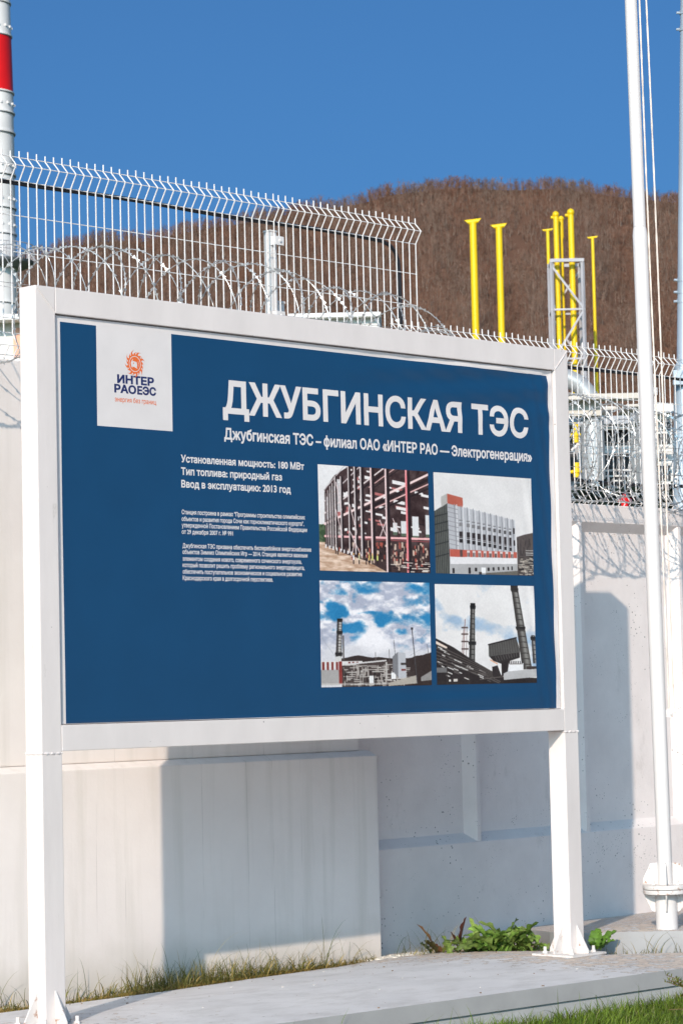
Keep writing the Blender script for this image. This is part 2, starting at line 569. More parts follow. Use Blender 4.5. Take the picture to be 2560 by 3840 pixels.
# unseen pale ground beyond the lawn, added to bounce sunlight into the shadows
bounce_mb = MB()
bounce_mb.face([(-60, -70, -0.200), (70, -70, -0.200), (70, -5.9, -0.200), (-60, 1.2, -0.200)])
structure('bounce_ground', bounce_mb.mesh('bounce_ground', paint('pale_bounce_surface', (0.70, 0.635, 0.575), 0.08, 1.5, 0.8, 0.2, 20), fix=False))

# ------------------------------------------------------------------ walls
wall = thing('plastered_wall', 'tall smooth white plastered wall with a stepped foot, behind the left side of the sign', 'wall', (0, 1.6, 0))
w = MB()
w.prism([(-6, 1.27, -0.35), (-6, 1.27, 1.095), (-6, 1.335, 1.125), (-6, 1.9, 1.125), (-6, 1.9, -0.35)], (9.6, 0, 0))
part('wall_foot', w, M_WALL, wall, bevel=0.006)
w = MB()
w.box(-6, 1.34, 1.126, 3.52, 1.9, 3.25)
w.box(3.521, 1.46, 2.68, 4.30, 1.9, 3.25)
part('wall_face', w, M_WALL, wall, bevel=0.008)

pw = thing('concrete_panel_wall', 'low precast concrete wall of recessed panels and ribs, behind the right side of the sign', 'wall', (7, 1.6, 0))
w = MB()
w.box(3.53, 1.505, -0.35, 14, 1.9, 2.672)
part('panel', w, M_CONC, pw)
w = MB()
w.prism([(3.602, 1.44, -0.35), (3.602, 1.44, 0.525), (3.602, 1.51, 0.585), (3.602, 1.51, -0.35)], (10.39, 0, 0))
part('plinth', w, M_CONC, pw, bevel=0.006)
w = MB()
w.prism([(3.53, 1.44, 2.675), (3.53, 1.44, 2.556), (3.53, 1.51, 2.490), (3.53, 1.51, 2.675)], (10.46, 0, 0))
part('coping', w, M_CONC, pw, bevel=0.007)
rib0 = None
for i in range(8):
    X = 4.705 + 1.085 * i
    if rib0 is None:
        w = MB()
        w.prism([(X - 0.085, 1.506, 0.53), (X - 0.022, 1.441, 0.53), (X + 0.012, 1.441, 0.53), (X + 0.055, 1.506, 0.53)], (0, 0, 2.022))
        rib0 = part('rib', w, M_CONC, pw, bevel=0.005)
    else:
        c = rib0.copy()
        c.parent = pw
        c.matrix_parent_inverse = rib0.matrix_parent_inverse
        c.location.x = X - 4.705
        COL.objects.link(c)

# ------------------------------------------------------------------ the information board
BW, ZT, ZB, PS = 3.9076, 3.390, 1.231, 0.12
sign = thing('information_board', 'large blue information board in a white steel frame on two square posts', 'information board', (BW / 2, 0.06, 0))

FZ = -0.027                                    # level of the slab under the posts
def make_post(x0):
    m = MB()
    m.box(x0, 0, FZ + 0.012, x0 + PS, PS, 1.222)
    m.box(x0 + 0.001, 0.001, 1.222, x0 + PS - 0.001, PS - 0.001, ZT)
    post = part('post', m, M_FRAME, sign, bevel=0.004)
    # weld bead round the joint
    m = MB()
    n = 18
    for (p, q) in (((x0, 0), (x0 + PS, 0)), ((x0 + PS, 0), (x0 + PS, PS)), ((x0 + PS, PS), (x0, PS)), ((x0, PS), (x0, 0))):
        pts = [(p[0] + (q[0] - p[0]) * i / n, p[1] + (q[1] - p[1]) * i / n, 1.222 + 0.0025 * math.sin(i * 2.9)) for i in range(n + 1)]
        m.tube(pts, [0.0042 + 0.0018 * math.sin(i * 5.1 + x0) for i in range(n + 1)], 6)
    part('weld_seam', m, M_FRAME, post, smooth=True)
    cx, cy = x0 + PS / 2, PS / 2
    m = MB()
    m.box(cx - 0.152, cy - 0.148, FZ + 0.001, cx + 0.148, cy + 0.148, FZ + 0.013)
    part('base_plate', m, M_RUSTY, post, bevel=0.002)
    for dx, dy in ((1, 0), (-1, 0), (0, 1), (0, -1)):
        p0 = V(cx + dx * PS / 2, cy + dy * PS / 2, FZ + 0.013)
        o_ = V(dx, dy, 0)
        tn = V(-dy, dx, 0) * 0.004
        m = MB()
        m.prism([p0 - tn, p0 + o_ * 0.078 - tn, p0 + o_ * 0.078 + V(0, 0, 0.02) - tn, p0 + V(0, 0, 0.158) - tn], tn * 2)
        part('gusset', m, M_RUSTY, post, bevel=0.001)
    for dx, dy in ((1, 1), (-1, 1), (1, -1), (-1, -1)):
        m = MB()
        p0 = V(cx + dx * 0.096, cy + dy * 0.096, FZ + 0.013)
        m.tube([p0, p0 + V(0, 0, 0.012)], 0.015, 6)
        m.tube([p0 + V(0, 0, 0.012), p0 + V(0, 0, 0.036)], 0.0095, 8)
        part('bolt', m, M_RUSTY, post)
    return post
make_post(0.0)
make_post(BW - PS)
m = MB()
zi = ZT - 0.123
m.prism([(PS + 0.0005, 0.0005, zi), (BW - PS - 0.0005, 0.0005, zi), (BW - PS - 0.0005, 0.0005, ZT - 0.0005), (PS + 0.0005, 0.0005, ZT - 0.0005)], (0, PS - 0.001, 0))
part('head_beam', m, M_FRAME, sign, bevel=0.004)
m = MB()
m.box(PS + 0.0005, 0.0005, ZB, BW - PS - 0.0005, PS - 0.0005, 1.351)
part('sill_beam', m, M_FRAME, sign, bevel=0.004)
# mitred weld lines at the two top corners
for sx, x0 in ((1, 0.0), (-1, BW)):
    m = MB()
    m.tube([(x0 + sx * 0.004, -0.0005, ZT - 0.004), (x0 + sx * 0.06, -0.001, ZT - 0.062), (x0 + sx * 0.119, -0.0005, zi + 0.002)], [0.002, 0.003, 0.002], 6)
    part('corner_weld', m, M_FRAME, sign, smooth=True)

def dispv(x, z):
    """slack and creases of the stretched banner (metres towards the viewer are negative)"""
    d = 0.0022 * np.sin(x * 2.1 + 0.5) * np.sin(z * 3.3)
    k = np.clip((z - 2.86) / 0.36, 0, 1) * np.clip((x - 1.9) / 1.0, 0, 1)
    d = d + k * (0.0060 * np.sin((z - 0.10 * x) * 42 + 1.0) + 0.0032 * np.sin((z + 0.35 * x) * 61))
    k2 = np.maximum(0.0, 1 - np.abs(x - 2.9) / 1.0) * np.maximum(0.0, 1 - np.abs(z - 1.43) / 0.10)
    d = d + k2 * 0.0045 * np.sin((z - 1.43) * 50 - 0.3 * x)
    k3 = np.clip((x - 3.45) / 0.28, 0, 1)
    return d + k3 * 0.0030 * np.sin((x * 1.2 + z * 0.25) * 55)
def disp(x, z):
    return float(dispv(np.float64(x), np.float64(z)))
BY = 0.020                                   # banner plane behind the frame face
bx0, bx1, bz0, bz1 = 0.161, 3.745, 1.3565, 3.2335      # blue field
ex0, ex1, ez0, ez1 = 0.1285, 3.7815, 1.3545, 3.2615    # white hem
lx0, lx1, lz0 = 0.3835, 0.865, 2.757                     # white logo panel
def gridlines(lo, hi, n, musts):
    g_ = sorted(set([round(v, 5) for v in np.linspace(lo, hi, n)]))
    g_ = [v for v in g_ if all(abs(v - q) > (hi - lo) / n * 0.4 for q in musts)]
    return sorted(g_ + list(musts))
gx = gridlines(ex0, ex1, 150, [ex0, ex1, bx0, bx1, lx0, lx1])
gzs = gridlines(ez0, ez1, 110, [ez0, ez1, bz0, bz1, lz0])
vv = np.array([(x, BY + disp(x, z) * (1 if ex0 < x < ex1 and ez0 < z < ez1 else 0), z) for x in gx for z in gzs])
ff, mi = [], []
nz_ = len(gzs)
for i in range(len(gx) - 1):
    for j in range(nz_ - 1):
        k = i * nz_ + j
        ff.append((k, k + nz_, k + nz_ + 1, k + 1))
        xc, zc = (gx[i] + gx[i + 1]) / 2, (gzs[j] + gzs[j + 1]) / 2
        blue = bx0 < xc < bx1 and bz0 < zc < bz1 and not (lx0 < xc < lx1 and zc > lz0)
        mi.append(0 if blue else 1)
me = fast_mesh('banner', vv, np.array(ff), [M_BLUE, M_BORDER], smooth=True)
me.polygons.foreach_set('material_index', mi)
banner = link('banner', me, sign)
# frame batten the banner is wrapped over, leaving a dark gap to the posts and beams
m = MB()
for (x0, z0, x1, z1) in ((0.127, 1.3525, 0.160, 3.2625), (3.746, 1.3525, 3.783, 3.2625), (0.160, 3.2335, 3.746, 3.2625)):
    m.box(x0, BY + 0.008, z0, x1, 0.075, z1)
part('inner_frame', m, M_BORDER, sign)
m = MB()
m.box(0.121, 0.08, 1.352, 3.787, 0.11, 3.266)
part('backing_board', m, M_GREY, sign)

# ---- lettering from the built-in vector font, every contour resolved so that overlaps never share a plane
def glyph_shapes(body):
    c = bpy.data.curves.new('tmp_text', 'FONT')
    c.body = body
    c.size = 1.0
    o = bpy.data.objects.new('tmp_text', c)
    COL.objects.link(o)
    bpy.context.view_layer.update()
    dg = bpy.context.evaluated_depsgraph_get()
    cu = o.evaluated_get(dg).to_curve(dg)
    loops = []
    for sp in cu.splines:
        pts = []
        if sp.type == 'BEZIER':
            bp = sp.bezier_points
            n = len(bp)
            for i in range(n):
                p0, p3 = bp[i], bp[(i + 1) % n]
                A, B, C_, D = p0.co.xy, p0.handle_right.xy, p3.handle_left.xy, p3.co.xy
                pts.append(A.copy())
                L = (D - A).length
                if L < 1e-6:
                    pts.pop()
                    continue
                k = (D - A) / L
                dev = max(abs((B - A).cross(k)), abs((C_ - A).cross(k)))
                if dev > 0.004:
                    for s in (0.25, 0.5, 0.75) if dev > 0.02 else (0.5,):
                        u = 1 - s
                        pts.append(A * u ** 3 + B * 3 * u * u * s + C_ * 3 * u * s * s + D * s ** 3)
        else:
            pts = [p.co.xy for p in sp.points]
        q = []
        for p in pts:
            if not q or (p - q[-1]).length > 1e-4:
                q.append(p)
        if len(q) > 2 and (q[0] - q[-1]).length < 1e-4:
            q.pop()
        if len(q) > 2:
            loops.append(np.array([(p.x, p.y) for p in q]))
    o.evaluated_get(dg).to_curve_clear()
    bpy.data.objects.remove(o)
    bpy.data.curves.remove(c)
    return loops

def area(l):
    x, y = l[:, 0], l[:, 1]
    return 0.5 * np.sum(x * np.roll(y, -1) - y * np.roll(x, -1))

def offset(l, d):
    """grow a counter-clockwise loop by d (a clockwise hole shrinks)"""
    e = np.roll(l, -1, 0) - l
    n = np.stack([e[:, 1], -e[:, 0]], 1)
    n /= np.maximum(np.linalg.norm(n, axis=1, keepdims=True), 1e-9)
    n0 = np.roll(n, 1, 0)
    s = n + n0
    den = np.maximum(1 + np.sum(n * n0, 1, keepdims=True), 0.45)
    return l + d * s / den

CAP = 0.727          # cap height of the font at size 1
def fill_nonzero(loops, step=None):
    """trapezoids covering the non-zero winding interior of a set of loops (contours may overlap or cross themselves)"""
    A, B = [], []
    for l in loops:
        A.append(l)
        B.append(np.roll(l, -1, 0))
    A, B = np.concatenate(A), np.concatenate(B)
    keep = np.abs(A[:, 1] - B[:, 1]) > 1e-6
    A, B = A[keep], B[keep]
    w = np.where(B[:, 1] > A[:, 1], 1, -1)
    lo = np.where((w > 0)[:, None], A, B)
    hi = np.where((w > 0)[:, None], B, A)
    ys = set(np.round(np.concatenate([lo[:, 1], hi[:, 1]]), 5))
    m = (hi[:, 0] - lo[:, 0]) / (hi[:, 1] - lo[:, 1])
    k = lo[:, 0] - m * lo[:, 1]
    dm = m[:, None] - m[None, :]
    with np.errstate(divide='ignore', invalid='ignore'):
        yi = (k[None, :] - k[:, None]) / dm
    y0 = np.maximum(lo[:, None, 1], lo[None, :, 1])
    y1 = np.minimum(hi[:, None, 1], hi[None, :, 1])
    ok = np.isfinite(yi) & (yi > y0 + 1e-5) & (yi < y1 - 1e-5)
    ys |= set(np.round(yi[ok], 5))
    if step:
        ys |= set(np.round(np.arange(min(ys) + step / 2, max(ys), step), 5))
    ys = sorted(ys)
    out = []
    for ya, yb in zip(ys[:-1], ys[1:]):
        if yb - ya < 2e-5:
            continue
        ym = (ya + yb) / 2
        c = np.where((lo[:, 1] < ym) & (hi[:, 1] > ym))[0]
        c = c[np.argsort(m[c] * ym + k[c])]
        n, start = 0, None
        for e in c:
            if n == 0:
                start = e
            n += w[e]
            if n == 0:
                q = [(m[start] * ya + k[start], ya), (m[e] * ya + k[e], ya), (m[e] * yb + k[e], yb), (m[start] * yb + k[start], yb)]
                out.append(q)
    return out

def text_mesh(lines, bold, z0):
    """lines: (string, x_left, x_right, baseline z, size or None). Returns flat quads lying on the banner."""
    verts, faces = [], []
    size = None
    for body, xl, xr, zb_, sz in lines:
        loops = glyph_shapes(body)
        if sz:
            size = sz / (CAP + 2 * bold)      # sz is the height of a capital as printed
        zb_ += bold * size
        xs = np.concatenate([l[:, 0] for l in loops])
        w0, w1 = xs.min(), xs.max()
        sx = (xr - xl) / (w1 - w0)
        # contours that share an x range belong to one letter
        loops.sort(key=lambda l: l[:, 0].min())
        letters = []
        for l in loops:
            if letters and l[:, 0].min() < letters[-1][1] - 0.02:
                letters[-1][0].append(l)
                letters[-1][1] = max(letters[-1][1], l[:, 0].max())
            else:
                letters.append([[l], l[:, 0].max()])
        for ls, _ in letters:
            sg = 1 if area(max(ls, key=lambda l: abs(area(l)))) > 0 else -1
            for q in fill_nonzero([offset(l, sg * bold) for l in ls], 0.009 / size):
                n = len(verts)
                for p in q:
                    X = xl + (p[0] - w0) * sx
                    Z = zb_ + p[1] * size
                    verts.append((X, BY + disp(X, Z) - z0, Z))
                faces.append((n, n + 1, n + 2, n + 3))
    return np.array(verts), np.array(faces)

def lettering(name, lines, bold, mat, z0=0.0004):
    v, f = text_mesh(lines, bold, z0)
    return link(name, fast_mesh(name, v, f, mat), banner)

lettering('title_lettering', [('ДЖУБГИНСКАЯ ТЭС', 1.211, 3.553, 2.8660, 0.168)], 0.030, M_LETTER, 0.0009)
lettering('subtitle_lettering', [('Джубгинская ТЭС – филиал ОАО «ИНТЕР РАО — Электрогенерация»', 1.212, 3.585, 2.7365, 0.0590)], 0.030, M_LETTER)
lettering('facts_lettering', [('Установленная мощность: 180 МВт', 0.919, 1.766, 2.6085, 0.0375),
                              ('Тип топлива: природный газ', 0.918, 1.606, 2.547, None),
                              ('Ввод в эксплуатацию: 2013 год', 0.918, 1.666, 2.4855, None)], 0.030, M_LETTER)
lettering('small_print_lettering', [
    ('Станция построена в рамках "Программы строительства олимпийских', 0.917, 1.765, 2.355, 0.0225),
    ('объектов и развития города Сочи как горноклиматического курорта",', 0.916, 1.757, 2.322, None),
    ('утвержденной Постановлением Правительства Российской Федерации', 0.916, 1.778, 2.291, None),
    ('от 29 декабря 2007 г. № 991', 0.915, 1.257, 2.259, None),
    ('Джубгинская ТЭС призвана обеспечить бесперебойное энергоснабжение', 0.918, 1.806, 2.191, None),
    ('объектов Зимних Олимпийских Игр — 2014. Станция является важным', 0.917, 1.777, 2.161, None),
    ('элементом создания нового, современного сочинского энергоузла,', 0.917, 1.735, 2.128, None),
    ('который позволит решить проблему регионального энергодефицита,', 0.916, 1.755, 2.097, None),
    ('обеспечить поступательное экономическое и социальное развитие', 0.916, 1.735, 2.065, None),
    ('Краснодарского края в долгосрочной перспективе.', 0.915, 1.528, 2.034, None)], 0.020, M_LETTER)
lettering('logo_lettering', [('ИНТЕР', 0.5145, 0.7445, 2.9690, 0.0420), ('РАО', 0.4955, 0.629, 2.9220, None), ('ЕЭС', 0.6415, 0.757, 2.9220, None)], 0.046, M_NAVY)
lettering('slogan_lettering', [('энергия без границ', 0.4955, 0.760, 2.8795, 0.0245)], 0.010, M_ORANGE)

# ---- the orange sun emblem
def emblem():
    cx, cz, rx, rz = 0.6255, 3.0685, 0.0355, 0.0365
    v, f = [], []
    def add(poly, lay):
        n = len(v)
        for (x, z) in poly:
            v.append((x, BY + disp(x, z) - 0.0005 - lay * 0.00004, z))
        tri = tessellate_polygon([[Vector((p[0], p[1], 0)) for p in poly]])
        f.extend([(n + a_, n + b2, n + c) for a_, b2, c in tri])
    # ring as quads
    def ring(r0, r1, lay, n=48):
        for i in range(n):
            t0, t1 = 2 * math.pi * i / n, 2 * math.pi * (i + 1) / n
            add([(cx + rx * r0 * math.cos(t0), cz + rz * r0 * math.sin(t0)), (cx + rx * r1 * math.cos(t0), cz + rz * r1 * math.sin(t0)),
                 (cx + rx * r1 * math.cos(t1), cz + rz * r1 * math.sin(t1)), (cx + rx * r0 * math.cos(t1), cz + rz * r0 * math.sin(t1))], lay)
    ring(1.06, 1.27, 0)
    ring(0.72, 0.96, 1)
    # curved flame rays, swept round clockwise
    for i in range(17):
        t = 2 * math.pi * i / 17 + 0.10
        L = (0.72 if i % 2 else 0.46)
        poly = []
        w_ = 0.155
        pts = []
        for s in (0, 0.25, 0.5, 0.75, 1.0):
            rr = 1.17 + L * s
            tt = t - 0.34 * s * s + 0.10 * math.sin(s * 3.0)
            pts.append((rr, tt, w_ * (1 - s) ** 0.8))
        for rr, tt, hw in pts:
            poly.append((cx + rx * rr * math.cos(tt + hw), cz + rz * rr * math.sin(tt + hw)))
        for rr, tt, hw in pts[-2::-1]:
            poly.append((cx + rx * rr * math.cos(tt - hw), cz + rz * rr * math.sin(tt - hw)))
        add(poly, 2 + i % 3)
    # the small ragged shape inside the disc: orange mass at the top and right
    add([(cx - 0.016, cz + 0.012), (cx - 0.010, cz + 0.024), (cx + 0.006, cz + 0.027), (cx + 0.019, cz + 0.018), (cx + 0.024, cz),
         (cx + 0.019, cz - 0.019), (cx + 0.012, cz - 0.017), (cx + 0.015, cz - 0.004), (cx + 0.012, cz + 0.008), (cx + 0.006, cz + 0.013),
         (cx + 0.001, cz + 0.010), (cx - 0.004, cz + 0.014)], 5)
    add([(cx - 0.020, cz - 0.012), (cx - 0.012, cz - 0.024), (cx + 0.004, cz - 0.028), (cx + 0.014, cz - 0.022), (cx + 0.003, cz - 0.018), (cx - 0.006, cz - 0.014), (cx - 0.013, cz - 0.016)], 6)
    add([(cx - 0.012, cz + 0.004), (cx - 0.007, cz + 0.007), (cx - 0.006, cz + 0.001), (cx - 0.010, cz - 0.002)], 6)
    return fast_mesh('sun_emblem', np.array(v), np.array(f), M_ORANGE)
link('sun_emblem', emblem(), banner)

# ------------------------------------------------------------------ the four printed pictures (flat prints, colours computed per cell)
class Canvas:
    """a small raster; u to the right, v down, both 0..1"""
    def __init__(self, w, h, col):
        self.w, self.h = w, h
        self.a = np.empty((h, w, 3))
        self.a[:] = col
        self.V, self.U = np.mgrid[0:h, 0:w]
        self.U = (self.U + 0.5) / w
        self.V = (self.V + 0.5) / h
    def poly(self, pts, col, alpha=1.0):
        m = np.zeros((self.h, self.w), bool)
        n = len(pts)
        for i in range(n):
            x0, y0 = pts[i]
            x1, y1 = pts[(i + 1) % n]
            if y0 == y1:
                continue
            c = ((y0 > self.V) != (y1 > self.V)) & (self.U < (x1 - x0) * (self.V - y0) / (y1 - y0) + x0)
            m ^= c
        self.put(m, col, alpha)
        return m
    def put(self, m, col, alpha=1.0):
        col = np.asarray(col, float)
        if col.ndim == 3: col = col[m]
        self.a[m] = self.a[m] * (1 - alpha) + col * alpha
    def line(self, p, q, w, col, alpha=1.0):
        (x0, y0), (x1, y1) = p, q
        ax = self.w / self.h
        dx, dy = (x1 - x0) * ax, y1 - y0
        L = math.hypot(dx, dy) + 1e-9
        s = np.clip((((self.U - x0) * ax) * dx + (self.V - y0) * dy) / L / L, 0, 1)
        d = np.hypot((self.U - x0) * ax - s * dx, self.V - y0 - s * dy)
        self.put(d < w / 2, col, alpha)
    def rect(self, x0, y0, x1, y1, col, alpha=1.0):
        self.put((self.U >= x0) & (self.U < x1) & (self.V >= y0) & (self.V < y1), col, alpha)
    def noise(self, fx, fy, seed, octv=4):
        r = np.random.default_rng(seed)
        out = np.zeros((self.h, self.w))
        amp, tot = 1.0, 0
        for o in range(octv):
            gx_, gy_ = int(fx * 2 ** o) + 2, int(fy * 2 ** o) + 2
            gr = r.random((gy_ + 1, gx_ + 1))
            x = self.U * (gx_ - 1); y = self.V * (gy_ - 1)
            xi, yi = x.astype(int), y.astype(int)
            fx_, fy_ = x - xi, y - yi
            fx_ = fx_ * fx_ * (3 - 2 * fx_); fy_ = fy_ * fy_ * (3 - 2 * fy_)
            out += amp * ((gr[yi, xi] * (1 - fx_) + gr[yi, xi + 1] * fx_) * (1 - fy_) + (gr[yi + 1, xi] * (1 - fx_) + gr[yi + 1, xi + 1] * fx_) * fy_)
            tot += amp
            amp *= 0.55
        return out / tot

def px8(*c):
    return np.array(c, float)

PW, PH = 520, 416
def pic_frame():
    c = Canvas(PW, PH, px8(222, 217, 214))
    dk, dk2, wr, pk = px8(40, 28, 28), px8(66, 48, 46), px8(228, 220, 216), px8(226, 146, 146)
    c.rect(0, 0.565, 0.07, 0.74, px8(84, 100, 72))
    c.put((c.V > 0.56) & (c.V < 0.74) & (c.U < 0.07) & (c.noise(50, 40, 2, 3) > 0.5), px8(56, 74, 48))
    # sandy ground, rutted
    n = c.noise(14, 50, 3, 5)
    gm = c.V > 0.73
    c.a[gm] = (px8(176, 140, 114) + (n[..., None] - 0.3) * px8(120, 140, 150))[gm]
    # dark mass of the frame
    c.poly([(0.055, 0.24), (0.14, 0.10), (0.27, 0.0), (1.0, 0.0), (1.0, 1.0), (0.60, 1.0), (0.42, 0.90), (0.25, 0.845), (0.05, 0.765)], dk2)
    n2 = c.noise(20, 16, 5, 4)
    m_ = (c.U > 0.06) & (c.V > 0.26 - 0.9 * (c.U - 0.05)) & (c.V < 0.74 + 0.27 * c.U)
    c.a[m_] += ((n2 - 0.5) * 60)[m_][:, None]
    r = np.random.default_rng(8)
    cols = [(0.065, 0.27), (0.085, 0.24), (0.105, 0.20), (0.125, 0.17), (0.15, 0.10), (0.20, 0.10), (0.27, 0.0), (0.325, 0.0), (0.38, 0.0), (0.475, 0.0), (0.61, 0.0), (0.80, 0.0), (1.0, 0.0)]
    lev = [(0.675, 0.665), (0.56, 0.03), (0.46, -0.36), (0.35, -0.70), (0.24, -1.0)]
    fl_ = lambda k, u: lev[k][0] + (lev[k][1] - lev[k][0]) * (u - 0.05) / 0.95
    def bay(u0, u1, va, vb, col, al=1.0):
        c.poly([(u0, va[0]), (u1, va[1]), (u1, vb[1]), (u0, vb[0])], col, al)
    for i in range(len(cols) - 1):
        u0, u1 = cols[i][0] + 0.004, cols[i + 1][0]
        for k in range(4):
            lo0, lo1, hi0, hi1 = fl_(k, u0), fl_(k, u1), fl_(k + 1, u0), fl_(k + 1, u1)
            if lo0 < 0.02: continue
            slots = 2 + int(3 * r.random()) + (3 if k == 0 and i > 6 else 0)
            for q in range(slots):
                t = 0.10 + 0.75 * r.random()
                th = 0.03 + 0.06 * r.random()
                ua = u0 + (u1 - u0) * 0.75 * r.random()
                ub = min(u1, ua + (u1 - u0) * (0.25 + 0.5 * r.random()))
                sl = (0.16 if i > 6 else -0.2) * (ub - ua)
                va = hi0 + (lo0 - hi0) * t
                if va < cols[i][1] + 0.02: continue
                g_ = r.random()
                bay(ua, ub, (va, va + sl), (va + th * 0.4, va + th * 0.4 + sl), wr if g_ > 0.35 else (px8(176, 104, 100) if g_ > 0.12 else dk))
    # left bays are open to the sky
    for i in range(5):
        u0, u1 = cols[i][0] + 0.006, cols[i + 1][0] - 0.004
        c.rect(u0, cols[i][1] + 0.03, u1, 0.52 - 0.02 * i, px8(212, 207, 205), 0.85)
        c.rect(u0, 0.57, u1, 0.66, px8(150, 140, 134), 0.7)
    for (u0, v0, u1, v1) in ((0.735, 0.50, 0.785, 0.62), (0.84, 0.45, 0.90, 0.64), (0.965, 0.43, 1.0, 0.62), (0.66, 0.52, 0.70, 0.61)):
        c.rect(u0, v0, u1, v1, px8(216, 212, 210))
        c.rect(u0, v1, u1, v1 + 0.03, px8(86, 98, 80))
    # clutter under the first floor
    for k in range(190):
        u = 0.12 + 0.86 * r.random()
        v = 0.70 + 0.22 * r.random()
        if v > 0.76 + 0.26 * u: continue
        g_ = r.random()
        c.rect(u, v, u + 0.006 + 0.012 * r.random(), v + 0.02 + 0.05 * r.random(), px8(206, 178, 158) if g_ > 0.55 else (dk if g_ > 0.25 else px8(170, 84, 70)), 0.9)
    for (v0, v1, wd, colr) in ((0.56, 0.03, 0.022, px8(236, 206, 200)), (0.46, -0.36, 0.014, px8(218, 202, 198)), (0.35, -0.70, 0.011, px8(198, 184, 182)), (0.24, -1.0, 0.009, px8(190, 178, 176))):
        c.line((0.3, v0 + 0.045 + (v1 - v0) * 0.27), (1.0, v1 + 0.05), wd * 1.3, dk)
        c.line((0.05, v0), (1.0, v1), wd, colr)
        c.line((0.45, v0 + 0.075 + (v1 - v0) * 0.42), (1.0, v1 + 0.095), wd * 0.6, px8(222, 176, 170))
        c.line((0.45, v0 + 0.11 + (v1 - v0) * 0.42), (1.0, v1 + 0.14), wd * 0.8, dk)
    c.line((0.05, 0.675), (1.0, 0.665), 0.021, px8(236, 176, 174))
    c.line((0.30, 0.692), (1.0, 0.692), 0.012, px8(132, 70, 72))
    for i, (u, t) in enumerate(cols[:-1]):
        wd = 0.005 + 0.0015 * i
        foot = 0.765 + 0.27 * (u - 0.05) if u < 0.6 else 1.0
        c.rect(u, t, u + wd * 1.3, foot, dk)
        c.rect(u - wd * 0.8, t, u, foot, pk if u > 0.7 else (px8(226, 196, 192) if u > 0.4 else px8(204, 190, 186)))
    c.rect(0.786, 0.05, 0.80, 0.99, px8(232, 130, 134))
    for (p, q) in (((0.27, 0.36), (0.33, 0.62)), ((0.33, 0.62), (0.28, 0.86)), ((0.27, 0.62), (0.37, 0.86)), ((0.155, 0.16), (0.20, 0.42)), ((0.15, 0.42), (0.20, 0.66)), ((0.54, 0.50), (0.60, 0.66)), ((0.60, 0.50), (0.54, 0.66)), ((0.66, 0.48), (0.72, 0.62))):
        c.line(p, q, 0.009, px8(222, 198, 194))
    for k in range(8):
        u = 0.05 + 0.032 * k
        c.rect(u, 0.765 + 0.27 * (u - 0.05) - 0.012, u + 0.012, 0.785 + 0.27 * (u - 0.05), wr)
    for (u, colr) in ((0.29, wr), (0.34, px8(196, 190, 150)), (0.43, px8(206, 168, 90)), (0.46, px8(196, 192, 110)), (0.505, px8(210, 214, 120))):
        c.rect(u, 0.845, u + 0.014, 0.893, colr)
        c.rect(u + 0.002, 0.825, u + 0.011, 0.845, px8(226, 176, 110))
        c.rect(u + 0.002, 0.893, u + 0.011, 0.93, dk)
    for k in range(60):
        u = 0.60 + 0.4 * r.random(); v = 0.87 + 0.13 * r.random()
        c.rect(u, v, u + 0.02 + 0.05 * r.random(), v + 0.008, dk if r.random() > 0.4 else px8(214, 200, 188))
    c.a += (r.normal(0, 7, c.a.shape[:2]))[..., None]
    return c.a

